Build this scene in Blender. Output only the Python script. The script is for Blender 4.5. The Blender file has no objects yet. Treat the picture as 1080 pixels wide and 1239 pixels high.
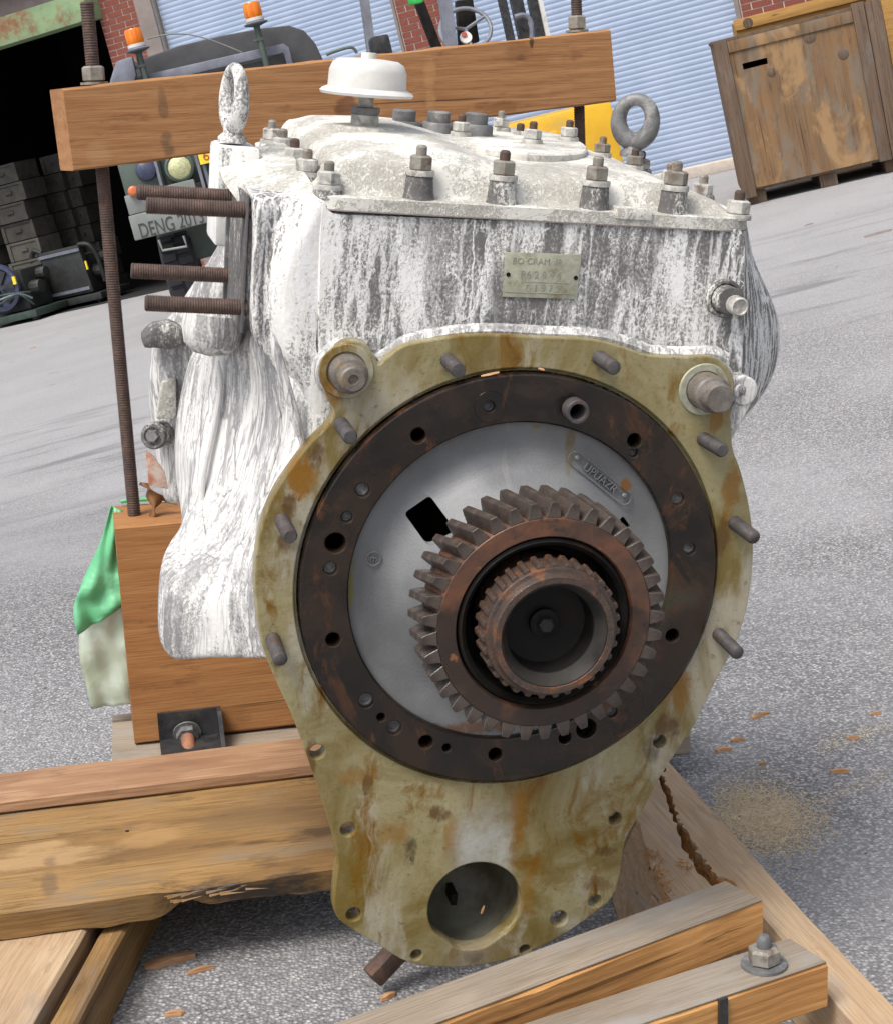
import bpy, bmesh, math, random
import numpy as np
from mathutils import Matrix, Vector
random.seed(7); rng = np.random.default_rng(7)
SC = bpy.context.scene
COL = SC.collection
R = math.radians

# ------------------------------------------------------------------ camera, sky, sun, exposure
F, PX, PY = 2100.0, 540.0, 619.5          # focal length and centre in photograph pixels
PITCH, ROLL, CAMH = R(12.3), R(14.0), 1.1497
right0, up0, fwd = np.array([1., 0, 0]), np.array([0, math.sin(PITCH), math.cos(PITCH)]), np.array([0, math.cos(PITCH), -math.sin(PITCH)])
CR = math.cos(ROLL) * right0 - math.sin(ROLL) * up0
CU = math.sin(ROLL) * right0 + math.cos(ROLL) * up0
CAMPOS = np.array([0, 0, CAMH])
C2W = np.stack([CR, -CU, fwd], axis=1)     # (right, down, forward) -> world
cam_data = bpy.data.cameras.new('camera')
cam_data.sensor_fit = 'HORIZONTAL'; cam_data.sensor_width = 36.0
cam_data.lens = 36.0 * F / 1080.0
cam_data.clip_start, cam_data.clip_end = 0.05, 2000
cam = bpy.data.objects.new('camera', cam_data); COL.objects.link(cam)
M = Matrix.Identity(4)
for i in range(3):
    M[i][0], M[i][1], M[i][2], M[i][3] = CR[i], CU[i], -fwd[i], CAMPOS[i]
cam.matrix_world = M
SC.camera = cam

SUN_EL, SUN_AZ = R(62), R(206)             # azimuth measured clockwise from +Y
world = bpy.data.worlds.new('World'); SC.world = world; world.use_nodes = True
wn = world.node_tree.nodes; wl = world.node_tree.links
wn.clear()
wo = wn.new('ShaderNodeOutputWorld'); wb = wn.new('ShaderNodeBackground'); ws = wn.new('ShaderNodeTexSky')
ws.sky_type = 'NISHITA'; ws.sun_disc = False; ws.sun_elevation = SUN_EL; ws.sun_rotation = SUN_AZ
ws.air_density = 1.0; ws.dust_density = 4.0; ws.ozone_density = 1.0
wb.inputs[1].default_value = 0.115
wbw = wn.new('ShaderNodeRGBToBW'); wmx = wn.new('ShaderNodeMix'); wmx.data_type = 'RGBA'; wmx.inputs[0].default_value = 0.6   # thin cloud: mostly grey light
wl.new(ws.outputs[0], wbw.inputs[0]); wl.new(ws.outputs[0], wmx.inputs[6]); wl.new(wbw.outputs[0], wmx.inputs[7]); wl.new(wmx.outputs[2], wb.inputs[0]); wl.new(wb.outputs[0], wo.inputs[0])
sun = bpy.data.lights.new('sun', 'SUN'); sun.energy = 1.5; sun.angle = R(24); sun.color = (1, 0.95, 0.88)
so = bpy.data.objects.new('sun', sun); COL.objects.link(so)
sd = Vector((math.sin(SUN_AZ) * math.cos(SUN_EL), math.cos(SUN_AZ) * math.cos(SUN_EL), math.sin(SUN_EL)))
so.rotation_euler = sd.to_track_quat('Z', 'Y').to_euler(); so.location = (0, 0, 20)
SC.view_settings.view_transform = 'Standard'; SC.view_settings.look = 'None'
SC.view_settings.exposure = 1.1; SC.view_settings.gamma = 1.0; SC.view_settings.use_curve_mapping = False

# ------------------------------------------------------------------ frames: pixel <-> place
def nz(v): v = np.array(v, float); return v / np.linalg.norm(v)
def ray(px, py): return C2W @ np.array([(px - PX) / F, (py - PY) / F, 1.0])
def at_depth(px, py, d): return CAMPOS + ray(px, py) * d
class Frame:
    def __init__(s, o, x, y, z): s.o = np.array(o, float); s.a = np.stack([nz(x), nz(y), nz(z)])
    def at(s, px, py, axis, val):          # point of the pixel's ray on the plane (axis = val), local
        r = ray(px, py); n = s.a[axis]
        t = ((s.o - CAMPOS) @ n + val) / (r @ n)
        return s.a @ (CAMPOS + r * t - s.o)
    def loc(s, w): return s.a @ (np.array(w) - s.o)
    def w(s, l): return s.o + np.array(l) @ s.a
    def matrix(s):
        m = Matrix.Identity(4)
        for i in range(3):
            for j in range(3): m[i][j] = s.a[j][i]
            m[i][3] = s.o[i]
        return m
# gearbox frame: x right, y up, z out of the flange towards the viewer
zg = C2W @ -nz([25 - PX, -21 - PY, F])
og = at_depth(612.6, 696.7, 2.1)
_tmp = Frame(og, [1, 0, 0], [0, 1, 0], zg); _tmp.a[2] = zg
def _pl(px, py):
    r = ray(px, py); return CAMPOS + r * (((og - CAMPOS) @ zg) / (r @ zg))
yg = nz(_pl(612.6, 696.7) - _pl(575.5, 1098)); xg = np.cross(yg, zg)
GB = Frame(og, xg, yg, zg)
def P(px, py, z=0.0): return GB.at(px, py, 2, z)
# skid frame: x right, y away, z up, origin on the ground under the flange
sup = C2W @ -nz([405, 8580, 2100]); sys_ = C2W @ nz([-440, -(405 * -440 + 2100 * 2100) / 8580, 2100])
SK = Frame(at_depth(600, 1185, 2.42), np.cross(sys_, sup), sys_, sup)
def G(px, py, h=0.0): return SK.at(px, py, 2, h)

# ------------------------------------------------------------------ mesh builder
class MB:
    def __init__(s): s.v = []; s.f = []
    def add(s, vs, fs):
        o = len(s.v); s.v += [tuple(map(float, p)) for p in vs]; s.f += [tuple(i + o for i in f) for f in fs]; return s
    def box(s, lo, hi, mat=None):
        (a, b, c), (d, e, f) = lo, hi
        vs = [(a, b, c), (d, b, c), (d, e, c), (a, e, c), (a, b, f), (d, b, f), (d, e, f), (a, e, f)]
        if mat is not None: vs = [mat @ Vector(v) for v in vs]
        return s.add(vs, [(0, 3, 2, 1), (4, 5, 6, 7), (0, 1, 5, 4), (1, 2, 6, 5), (2, 3, 7, 6), (3, 0, 4, 7)])
    def hexa(s, p):                        # 4 bottom + 4 top corners, same order
        return s.add(p, [(0, 3, 2, 1), (4, 5, 6, 7), (0, 1, 5, 4), (1, 2, 6, 5), (2, 3, 7, 6), (3, 0, 4, 7)])
    def prism(s, poly, z0, z1, fn=lambda x, y, z: (x, y, z)):
        n = len(poly)
        vs = [fn(x, y, z0) for x, y in poly] + [fn(x, y, z1) for x, y in poly]
        return s.add(vs, [tuple(range(n - 1, -1, -1)), tuple(range(n, 2 * n))] + [(i, (i + 1) % n, n + (i + 1) % n, n + i) for i in range(n)])
    def lathe(s, prof, o=(0, 0, 0), axis=(0, 0, 1), n=32, phase=0.0, close=True):   # prof: (radius, height)
        q = Vector((0, 0, 1)).rotation_difference(Vector(axis).normalized()); o = Vector(o)
        vs = []
        for r, h in prof:
            for k in range(n):
                a = 2 * math.pi * k / n + phase
                vs.append(o + q @ Vector((r * math.cos(a), r * math.sin(a), h)))
        fs = [(j * n + k, j * n + (k + 1) % n, (j + 1) * n + (k + 1) % n, (j + 1) * n + k) for j in range(len(prof) - 1) for k in range(n)]
        if close: fs += [tuple(range(n - 1, -1, -1)), tuple((len(prof) - 1) * n + k for k in range(n))]
        return s.add(vs, fs)
    def cyl(s, a, b, r, n=16, r2=None, phase=0.0):
        a, b = Vector(a), Vector(b); L = (b - a).length
        return s.lathe([(r, 0), (r if r2 is None else r2, L)], a, b - a, n, phase)
    def tube(s, pts, r, n=8, closed=False):
        pts = [Vector(p) for p in pts]; m = len(pts); vs = []; ref = None
        for i, p in enumerate(pts):
            t = (pts[(i + 1) % m] - pts[i - 1]) if closed or 0 < i < m - 1 else (pts[1] - pts[0] if i == 0 else pts[-1] - pts[-2])
            t.normalize()
            if ref is None: ref = t.orthogonal().normalized()
            u = (ref - t * ref.dot(t)).normalized(); ref = u; w = t.cross(u)
            rr = r[i] if hasattr(r, '__len__') else r
            for k in range(n):
                a = 2 * math.pi * k / n; vs.append(p + (u * math.cos(a) + w * math.sin(a)) * rr)
        fs = [(j * n + k, j * n + (k + 1) % n, ((j + 1) % m) * n + (k + 1) % n, ((j + 1) % m) * n + k) for j in range(m if closed else m - 1) for k in range(n)]
        if not closed: fs += [tuple(range(n - 1, -1, -1)), tuple((m - 1) * n + k for k in range(n))]
        return s.add(vs, fs)
    def grid(s, rows, closed=False):
        m = len(rows[0]); vs = [p for r in rows for p in r]; fs = []
        for i in range(len(rows) - 1):
            for j in range(m if closed else m - 1):
                j2 = (j + 1) % m
                fs.append((i * m + j, i * m + j2, (i + 1) * m + j2, (i + 1) * m + j))
        return s.add(vs, fs)
    def build(s, name, mat, parent=None, bevel=0.0, seg=2, smooth=35, sub=0, jitter=0.0, solid=0.0, cuts=0):
        bm = bmesh.new()
        vs = [bm.verts.new(v) for v in s.v]
        for f in s.f:
            try: bm.faces.new([vs[i] for i in f])
            except ValueError: pass
        bmesh.ops.remove_doubles(bm, verts=bm.verts, dist=1e-6)
        bmesh.ops.recalc_face_normals(bm, faces=bm.faces)
        if solid: bmesh.ops.solidify(bm, geom=bm.faces[:], thickness=solid)
        if bevel:
            es = [e for e in bm.edges if len(e.link_faces) == 2 and e.calc_face_angle(0) > R(40)]
            bmesh.ops.bevel(bm, geom=es, offset=bevel, segments=seg, profile=0.6, affect='EDGES', clamp_overlap=True)
        if cuts: bmesh.ops.subdivide_edges(bm, edges=bm.edges[:], cuts=cuts, use_grid_fill=True)
        if jitter:
            for v in bm.verts: v.co += Vector(rng.normal(0, jitter, 3))
        me = bpy.data.meshes.new(name)
        if sub:
            ob = bpy.data.objects.new('t', me); bm.to_mesh(me)
            COL.objects.link(ob); md = ob.modifiers.new('s', 'SUBSURF'); md.levels = md.render_levels = sub
            dg = bpy.context.evaluated_depsgraph_get(); me2 = bpy.data.meshes.new_from_object(ob.evaluated_get(dg))
            bpy.data.objects.remove(ob); bpy.data.meshes.remove(me); me = me2; me.name = name
            bm.free(); bm = bmesh.new(); bm.from_mesh(me)
        if smooth:
            for f in bm.faces: f.smooth = True
            sm = min(smooth, 24) if bevel else smooth
            for e in bm.edges:
                e.smooth = len(e.link_faces) < 2 or (len(e.link_faces) == 2 and e.calc_face_angle(0) < R(sm))
        bm.to_mesh(me); bm.free()
        return link(name, me, mat, parent)
def link(name, me, mat, parent=None):
    me.materials.clear(); me.materials.append(mat)
    o = bpy.data.objects.new(name, me); COL.objects.link(o)
    if parent: o.parent = parent
    return o
def tag(o, label=None, cat=None, group=None, kind=None):
    if label: o['label'] = label
    if cat: o['category'] = cat
    if group: o['group'] = group
    if kind: o['kind'] = kind
    return o
def thing(name, label, cat, frame=None, group=None):
    o = bpy.data.objects.new(name, None); COL.objects.link(o); o.empty_display_size = 0.1
    if frame is not None: o.matrix_world = frame.matrix()
    return tag(o, label, cat, group)
def copy_part(o, parent=None):
    c = o.copy(); COL.objects.link(c); c.parent = parent
    for ch in [x for x in bpy.data.objects if x.parent == o]: copy_part(ch, c)
    return c
def plate(name, outline, holes, thick, mat, parent, zoff=0.0, bevel=0.0, res=1):
    """flat plate with real through holes; outline / holes = lists of (x, y); front face at zoff"""
    cu = bpy.data.curves.new(name, 'CURVE'); cu.dimensions = '2D'; cu.fill_mode = 'BOTH'
    cu.extrude = thick / 2 - bevel; cu.bevel_depth = bevel; cu.bevel_resolution = res; cu.offset = -bevel
    for poly in [outline] + holes:
        sp = cu.splines.new('POLY'); sp.points.add(len(poly) - 1); sp.use_cyclic_u = True
        for pt, (x, y) in zip(sp.points, poly): pt.co = (x, y, 0, 1)
    ob = bpy.data.objects.new('t', cu); COL.objects.link(ob)
    me = bpy.data.meshes.new_from_object(ob.evaluated_get(bpy.context.evaluated_depsgraph_get()))
    bpy.data.objects.remove(ob); bpy.data.curves.remove(cu)
    me.transform(Matrix.Translation((0, 0, zoff - thick / 2)))
    bm = bmesh.new(); bm.from_mesh(me); bmesh.ops.remove_doubles(bm, verts=bm.verts, dist=1e-5)
    for f in bm.faces: f.smooth = True
    bm.normal_update()
    for e in bm.edges:
        if len(e.link_faces) == 2:
            fa, fb = (abs(f.normal.z) > .999 for f in e.link_faces)
            e.smooth = e.calc_face_angle(0) < R(35) and fa == fb
    bm.to_mesh(me); bm.free()
    return link(name, me, mat, parent)
def text_mesh(name, body, size, mat, parent, mtx, extrude=0.0005, align='CENTER', xscale=1.0):
    cu = bpy.data.curves.new(name, 'FONT'); cu.body = body; cu.size = size; cu.extrude = extrude; cu.align_x = align; cu.align_y = 'CENTER'
    ob = bpy.data.objects.new('t', cu); COL.objects.link(ob)
    me = bpy.data.meshes.new_from_object(ob.evaluated_get(bpy.context.evaluated_depsgraph_get()))
    bpy.data.objects.remove(ob); bpy.data.curves.remove(cu)
    me.transform(Matrix.Diagonal((xscale, 1, 1, 1))); me.transform(mtx)
    return link(name, me, mat, parent)
def catmull(pts, n=6, closed=True):
    pts = [np.array(p, float) for p in pts]; m = len(pts); out = []
    for i in range(m if closed else m - 1):
        p0, p1, p2, p3 = (pts[(i - 1) % m], pts[i], pts[(i + 1) % m], pts[(i + 2) % m]) if closed else (pts[max(i - 1, 0)], pts[i], pts[i + 1], pts[min(i + 2, m - 1)])
        for k in range(n):
            t = k / n
            out.append(0.5 * ((2 * p1) + (p2 - p0) * t + (2 * p0 - 5 * p1 + 4 * p2 - p3) * t * t + (3 * p1 - p0 - 3 * p2 + p3) * t ** 3))
    if not closed: out.append(pts[-1])
    return out
def circle(cx, cy, r, n=24, a0=0.0): return [(cx + r * math.cos(a0 + 2 * math.pi * k / n), cy + r * math.sin(a0 + 2 * math.pi * k / n)) for k in range(n)]
def smoothstep(a, b, x): t = np.clip((x - a) / (b - a), 0, 1); return t * t * (3 - 2 * t)

# ------------------------------------------------------------------ materials
class Nodes:
    def __init__(s, name, rough=0.7, metal=0.0, spec=0.5):
        s.m = bpy.data.materials.new(name); s.m.use_nodes = True
        s.t = s.m.node_tree; s.n = s.t.nodes; s.b = s.n['Principled BSDF']
        s.b.inputs['Roughness'].default_value = rough; s.b.inputs['Metallic'].default_value = metal
        s.b.inputs['Specular IOR Level'].default_value = spec
        s.tc = s.n.new('ShaderNodeTexCoord'); s.h = None
    def l(s, a, b): s.t.links.new(a, b)
    def co(s, scale=(1, 1, 1), rand=False, warp=None):
        mp = s.n.new('ShaderNodeMapping'); mp.inputs['Scale'].default_value = scale
        src = s.tc.outputs['Object']
        if rand:
            oi = s.n.new('ShaderNodeObjectInfo'); mu = s.n.new('ShaderNodeMath'); mu.operation = 'MULTIPLY'; mu.inputs[1].default_value = 37.0
            s.l(oi.outputs['Random'], mu.inputs[0]); ad = s.n.new('ShaderNodeVectorMath'); ad.operation = 'ADD'
            s.l(src, ad.inputs[0]); s.l(mu.outputs[0], ad.inputs[1]); src = ad.outputs[0]
        if warp is not None:
            ad = s.n.new('ShaderNodeVectorMath'); ad.operation = 'MULTIPLY_ADD'
            s.l(warp[0], ad.inputs[0]); ad.inputs[1].default_value = (warp[1],) * 3; s.l(src, ad.inputs[2]); src = ad.outputs[0]
        s.l(src, mp.inputs[0]); return mp.outputs[0]
    def noise(s, co, scale=1.0, detail=4, rough=0.55, dist=0.0, color=False):
        t = s.n.new('ShaderNodeTexNoise'); s.l(co, t.inputs['Vector']); t.inputs['Scale'].default_value = scale
        t.inputs['Detail'].default_value = detail; t.inputs['Roughness'].default_value = rough; t.inputs['Distortion'].default_value = dist
        return t.outputs['Color' if color else 0]
    def voro(s, co, scale=1.0, feat='DISTANCE_TO_EDGE'):
        t = s.n.new('ShaderNodeTexVoronoi'); t.feature = feat; s.l(co, t.inputs['Vector']); t.inputs['Scale'].default_value = scale
        return t.outputs['Distance'] if feat != 'COL' else t.outputs['Color']
    def wave(s, co, scale=1.0, dist=2.0, direction='X', detail=3, kind='BANDS'):
        t = s.n.new('ShaderNodeTexWave'); t.wave_type = kind
        if kind == 'BANDS': t.bands_direction = direction
        else: t.rings_direction = direction
        s.l(co, t.inputs['Vector']); t.inputs['Scale'].default_value = scale; t.inputs['Distortion'].default_value = dist; t.inputs['Detail'].default_value = detail
        t.inputs['Detail Scale'].default_value = 1.2
        return t.outputs[1]
    def ramp(s, x, a, b, lo=0.0, hi=1.0):
        r = s.n.new('ShaderNodeMapRange'); r.interpolation_type = 'SMOOTHSTEP'; s.l(x, r.inputs[0])
        r.inputs[1].default_value = a; r.inputs[2].default_value = b; r.inputs[3].default_value = lo; r.inputs[4].default_value = hi; return r.outputs[0]
    def math(s, op, a, b=0.0):
        m = s.n.new('ShaderNodeMath'); m.operation = op.rstrip('_'); m.use_clamp = op in ('ADD', 'SUBTRACT')
        for i, x in enumerate((a, b)):
            if hasattr(x, 'links'): s.l(x, m.inputs[i])
            else: m.inputs[i].default_value = x
        return m.outputs[0]
    def mix(s, fac, a, b, mode='MIX'):
        m = s.n.new('ShaderNodeMix'); m.data_type = 'RGBA'; m.blend_type = mode
        if hasattr(fac, 'links'): s.l(fac, m.inputs[0])
        else: m.inputs[0].default_value = fac
        for i, x in ((6, a), (7, b)):
            if hasattr(x, 'links'): s.l(x, m.inputs[i])
            else: m.inputs[i].default_value = (*x, 1) if len(x) == 3 else x
        return m.outputs[2]
    def col(s, c):
        if hasattr(c, 'links'): s.l(c, s.b.inputs['Base Color'])
        else: s.b.inputs['Base Color'].default_value = (*c, 1)
        return s
    def bump(s, h, dist=0.001, strength=1.0):
        b = s.n.new('ShaderNodeBump'); b.inputs['Strength'].default_value = strength; b.inputs['Distance'].default_value = dist
        s.l(h, b.inputs['Height'])
        if s.h is not None: s.l(s.h, b.inputs['Normal'])
        s.h = b.outputs[0]; s.l(s.h, s.b.inputs['Normal']); return s
    def rough(s, x): s.l(x, s.b.inputs['Roughness']); return s
    def blob(s, x, y, rx, ry, wob, ax2=1):        # soft-edged stain of its own shape at (x, y) in the object's plane
        sx = s.sep(); d = [s.math('POWER', s.math('DIVIDE', s.math('ABSOLUTE', s.math('SUBTRACT_', sx[i], c)), r), 2) for i, c, r in ((0, x, rx), (ax2, y, ry))]
        q = s.math('ADD_', s.math('ADD_', d[0], d[1]), s.math('MULTIPLY', s.math('SUBTRACT_', wob, .5), 5.5))
        return s.ramp(q, 0.0, 1.25, 1, 0)
    def sep(s, co=None):
        x = s.n.new('ShaderNodeSeparateXYZ'); s.l(co or s.tc.outputs['Object'], x.inputs[0]); return x.outputs

def mat_simple(name, c, c2=None, rough=0.6, metal=0.0, scale=25, bump=0.0004, dirt=None, lo=0.35, hi=0.65, rand=True):
    n = Nodes(name, rough, metal); co = n.co(rand=rand)
    a = n.noise(co, scale, 6, 0.65)
    c2 = c2 or tuple(x * 0.7 for x in c)
    k = n.mix(n.ramp(a, lo, hi), c, c2)
    if dirt: k = n.mix(n.ramp(n.noise(co, scale * 0.35, 6, 0.7), 0.5, 0.68), k, dirt)
    n.col(k).bump(n.noise(co, scale * 4, 3), bump); return n.m

def mat_cast(name, white=0.5, dark=(0.135, 0.13, 0.128), cream=(0.80, 0.79, 0.765), mid=(0.36, 0.355, 0.345), seed=0.0, streak=(1, 0.085, 1), veins=True, comb=False):
    """weathered aluminium casting with white corrosion that ran down in streaks and webs"""
    n = Nodes(name, 0.75, 0.0, 0.3)
    wv = n.noise(n.co(), 14, 3, 0.6, color=True)
    st = n.ramp(n.noise(n.co(streak, warp=(wv, 0.02)), 95, 5, 0.62, 0.15), .33, .67)
    st2 = n.ramp(n.noise(n.co((streak[0], streak[1] * .8, streak[2]), warp=(wv, 0.03)), 230, 4, 0.6), .33, .67)   # fine runs
    br = n.ramp(n.noise(n.co((1, 0.35, 1)), 11, 4, 0.62), .33, .67)                      # broad caked areas
    sp = n.ramp(n.noise(n.co((1, 0.7, 1)), 330, 3, 0.7), .3, .7)                          # speckle
    tot = n.math('ADD', n.math('ADD', n.math('MULTIPLY', br, 0.40), n.math('MULTIPLY', st, 0.25 if comb else 0.17)), n.math('ADD', n.math('MULTIPLY', st2, 0.17 if comb else 0.13), n.math('MULTIPLY', sp, 0.18 if comb else 0.30)))
    if name == 'cast_front':                     # thick crust on the left third, barer metal and long drips to the right
        xx = n.sep()[0]; bw_ = n.noise(n.co((1, .3, 1)), 12, 3)
        tot = n.math('ADD', tot, n.math('MULTIPLY', n.ramp(n.math('ADD_', xx, n.math('MULTIPLY', bw_, .16)), -.17, .02, 1, 0), .075))
        tot = n.math('SUBTRACT', tot, n.math('MULTIPLY', n.ramp(n.math('ADD_', xx, n.math('MULTIPLY', bw_, .1)), .2, .34), .13))
    c = 0.80 - 0.6 * white
    w = n.ramp(tot, c - 0.10, c + 0.09)
    m2 = n.ramp(tot, c - 0.24, c - 0.04)
    k = n.mix(m2, dark, mid); k = n.mix(w, k, cream)
    hgt = w
    if comb:                                     # long combed runs of grey metal between white crust
        cv = n.noise(n.co((1, .25, 1)), 30, 3, .6, color=True)
        cl_ = n.voro(n.co((1, 0.028, 1), warp=(cv, .03)), 75)
        gt = n.ramp(n.noise(n.co((1, .12, 1)), 20, 3), .40, .58)
        k = n.mix(n.math('MULTIPLY', n.math('MULTIPLY', n.ramp(cl_, .02, .10, 1, 0), gt), .85), k, (.23, .228, .232))
        cl2 = n.voro(n.co((1, 0.02, 1), warp=(cv, .02)), 190)
        k = n.mix(n.math('MULTIPLY', n.ramp(cl2, .02, .16, .7, 0), n.ramp(n.noise(n.co((1, .2, 1)), 34, 2), .42, .6)), k, (.30, .298, .30))
    if veins:
        wv2 = n.noise(n.co((1, .5, 1)), 60, 4, 0.6, color=True)
        ve = n.voro(n.co((1, 0.07, 1), warp=(wv2, 0.013)), 70)                       # long drips
        gate = n.ramp(n.noise(n.co((1, 0.22, 1)), 19, 3), 0.40, 0.54)
        if name == 'cast_front': gate = n.math('MAXIMUM', gate, n.ramp(n.sep()[0], -.20, -.06, .85, 0)); gate = n.math('MAXIMUM', gate, n.ramp(n.sep()[0], .20, .25, 0, .9))
        wid = n.noise(n.co((1, .12, 1)), 60, 3)
        vm = n.math('MULTIPLY', n.ramp(n.math('DIVIDE', ve, n.math('ADD_', wid, .02)), 0.10, 0.27, 1, 0), gate)
        ve2 = n.voro(n.co((1, 0.45, 1), warp=(wv2, 0.02)), 110)                        # crackled webs
        vm2 = n.math('MULTIPLY', n.ramp(ve2, 0.03, 0.10, 0.9, 0), n.ramp(n.noise(n.co(), 24, 3), 0.5, 0.62))
        vm = n.math('MULTIPLY', n.math('MAXIMUM', vm, vm2), n.ramp(n.noise(n.co((1, .6, 1)), 420, 3, .7), .34, .52, .25, 1))
        k = n.mix(vm, k, (0.72, 0.715, 0.70)); hgt = n.math('MAXIMUM', w, vm)
    n.col(k).bump(n.noise(n.co(), 160, 4), 0.0012, 0.6).bump(hgt, 0.0012, 0.7)
    return n.m
M_CAST = mat_cast('cast_front', 0.44, cream=(0.66, 0.65, 0.625), mid=(0.30, 0.295, 0.285))
M_CASTL = mat_cast('cast_side', 0.60, cream=(0.62, 0.61, 0.59), dark=(0.19, 0.188, 0.19), mid=(0.38, 0.375, 0.37), streak=(1, 0.05, 1), veins=False, comb=True)
M_COVER = mat_cast('cast_cover', 0.58, dark=(0.30, 0.285, 0.25), cream=(0.57, 0.555, 0.51), mid=(0.43, 0.415, 0.375), streak=(.8, .8, .8), veins=False)
M_BOSS = mat_cast('cast_boss', 0.32, dark=(0.095, 0.09, 0.088), cream=(0.55, 0.54, 0.50), mid=(0.2, 0.195, 0.185), streak=(1, .3, 1), veins=False)

AMB, BRN, DRK = (0.20, 0.085, 0.002), (0.075, 0.03, 0.004), (0.02, 0.011, 0.006)
STAINS = [(366, 580, .016, .036, AMB, .95), (352, 612, .010, .016, BRN, .8), (383, 548, .012, .02, BRN, .8), (883, 600, .012, .045, AMB, .75), (872, 650, .012, .03, BRN, .7), (815, 835, .02, .038, AMB, .7), (806, 880, .016, .022, BRN, .8), (790, 905, .014, .02, DRK, .6), (535, 985, .016, .012, BRN, .8), (545, 1005, .010, .03, AMB, .6), (498, 1030, .010, .022, DRK, .7), (480, 1000, .022, .026, AMB, .5), (626, 990, .012, .045, AMB, .75), (375, 920, .008, .03, BRN, .7), (335, 810, .008, .03, BRN, .6), (430, 940, .03, .012, AMB, .5), (445, 948, .006, .018, BRN, .7), (735, 1030, .02, .008, BRN, .7), (720, 1070, .022, .012, BRN, .5), (865, 505, .010, .02, AMB, .8), (403, 470, .012, .018, AMB, .5), (570, 1160, .02, .008, DRK, .5), (346, 655, .008, .016, BRN, .7), (336, 800, .008, .02, BRN, .7), (640, 1075, .012, .04, AMB, .5)]
M_EYE = mat_cast('cast_eye', 0.36, cream=(0.6, 0.59, 0.57), dark=(0.13, 0.13, 0.13), mid=(0.27, 0.268, 0.265), streak=(1, .3, 1), veins=False)
def mat_flange():
    n = Nodes('oiled_flange', 0.42, 0.0, 0.45); co = n.co()
    big = n.noise(co, 6.5, 6, 0.65, 0.8)
    k = n.mix(n.ramp(big, 0.34, 0.62), (0.27, 0.237, 0.128), (0.145, 0.103, 0.026))
    k = n.mix(n.ramp(n.noise(n.co((1, .5, 1)), 10, 5, 0.65, 0.6), 0.5, 0.64, 0, .8), k, (0.35, 0.325, 0.255))
    run = n.noise(n.co((1, 0.3, 1), warp=(n.noise(co, 8, 3, color=True), .06)), 15, 6, 0.68, 0.7)   # brown oil runs
    k = n.mix(n.ramp(run, 0.54, 0.66), k, (0.15, 0.075, 0.006))
    k = n.mix(n.ramp(run, 0.64, 0.73), k, (0.05, 0.024, 0.009))
    k = n.mix(n.ramp(n.noise(co, 70, 5, 0.75), 0.57, 0.70, 0, 0.75), k, (0.10, 0.075, 0.03))
    k = n.mix(n.ramp(n.noise(co, 260, 3, 0.7), 0.62, 0.70, 0, 0.6), k, (0.04, 0.035, 0.02))
    wob = n.noise(n.co((1, .5, 1)), 42, 6, 0.72)
    for px, py, rx, ry, cc, f_ in STAINS:
        x_, y_ = P(px, py, 0)[:2]
        k = n.mix(n.math('MULTIPLY', n.blob(x_, y_, rx, ry, wob), f_), k, cc)
    sx = n.sep()
    gate = n.math('MULTIPLY', n.ramp(sx[1], -0.36, -0.27, 1, 0), n.ramp(n.math('ABSOLUTE', sx[0]), 0.02, 0.05, 1, 0))
    gate = n.math('MULTIPLY', gate, n.ramp(sx[1], -0.42, -0.36, 0.3, 1))
    k = n.mix(n.math('MULTIPLY', gate, n.ramp(n.noise(co, 30, 4), .3, .6, .3, .85)), k, (0.36, 0.37, 0.345))   # wiped strip under the ring
    n.col(k).bump(n.noise(co, 130, 4), 0.0008, 0.7).bump(n.noise(co, 14, 4), .003, .4)
    n.rough(n.ramp(run, 0.45, 0.65, 0.42, 0.16)); return n.m
M_FLANGE = mat_flange()
def mat_ring():
    n = Nodes('oily_steel_ring', 0.3, 0.0, 0.5); co = n.co()
    a = n.noise(co, 11, 5, 0.6, 0.5)
    k = n.mix(n.ramp(a, 0.38, 0.62), (0.006, 0.0045, 0.0035), (0.022, 0.0125, 0.007))
    k = n.mix(n.ramp(n.noise(n.co((1, .5, 1)), 16, 5, 0.65, 0.6), 0.53, 0.66), k, (0.075, 0.028, 0.010))
    k = n.mix(n.ramp(n.noise(co, 7, 3), 0.6, 0.75), k, (0.035, 0.032, 0.018))
    n.col(k).bump(n.noise(co, 140, 4), 0.0006).bump(n.noise(co, 22, 4), .0015, .5).rough(n.ramp(a, 0.3, 0.7, 0.14, 0.36)); return n.m
M_RING = mat_ring()
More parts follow.
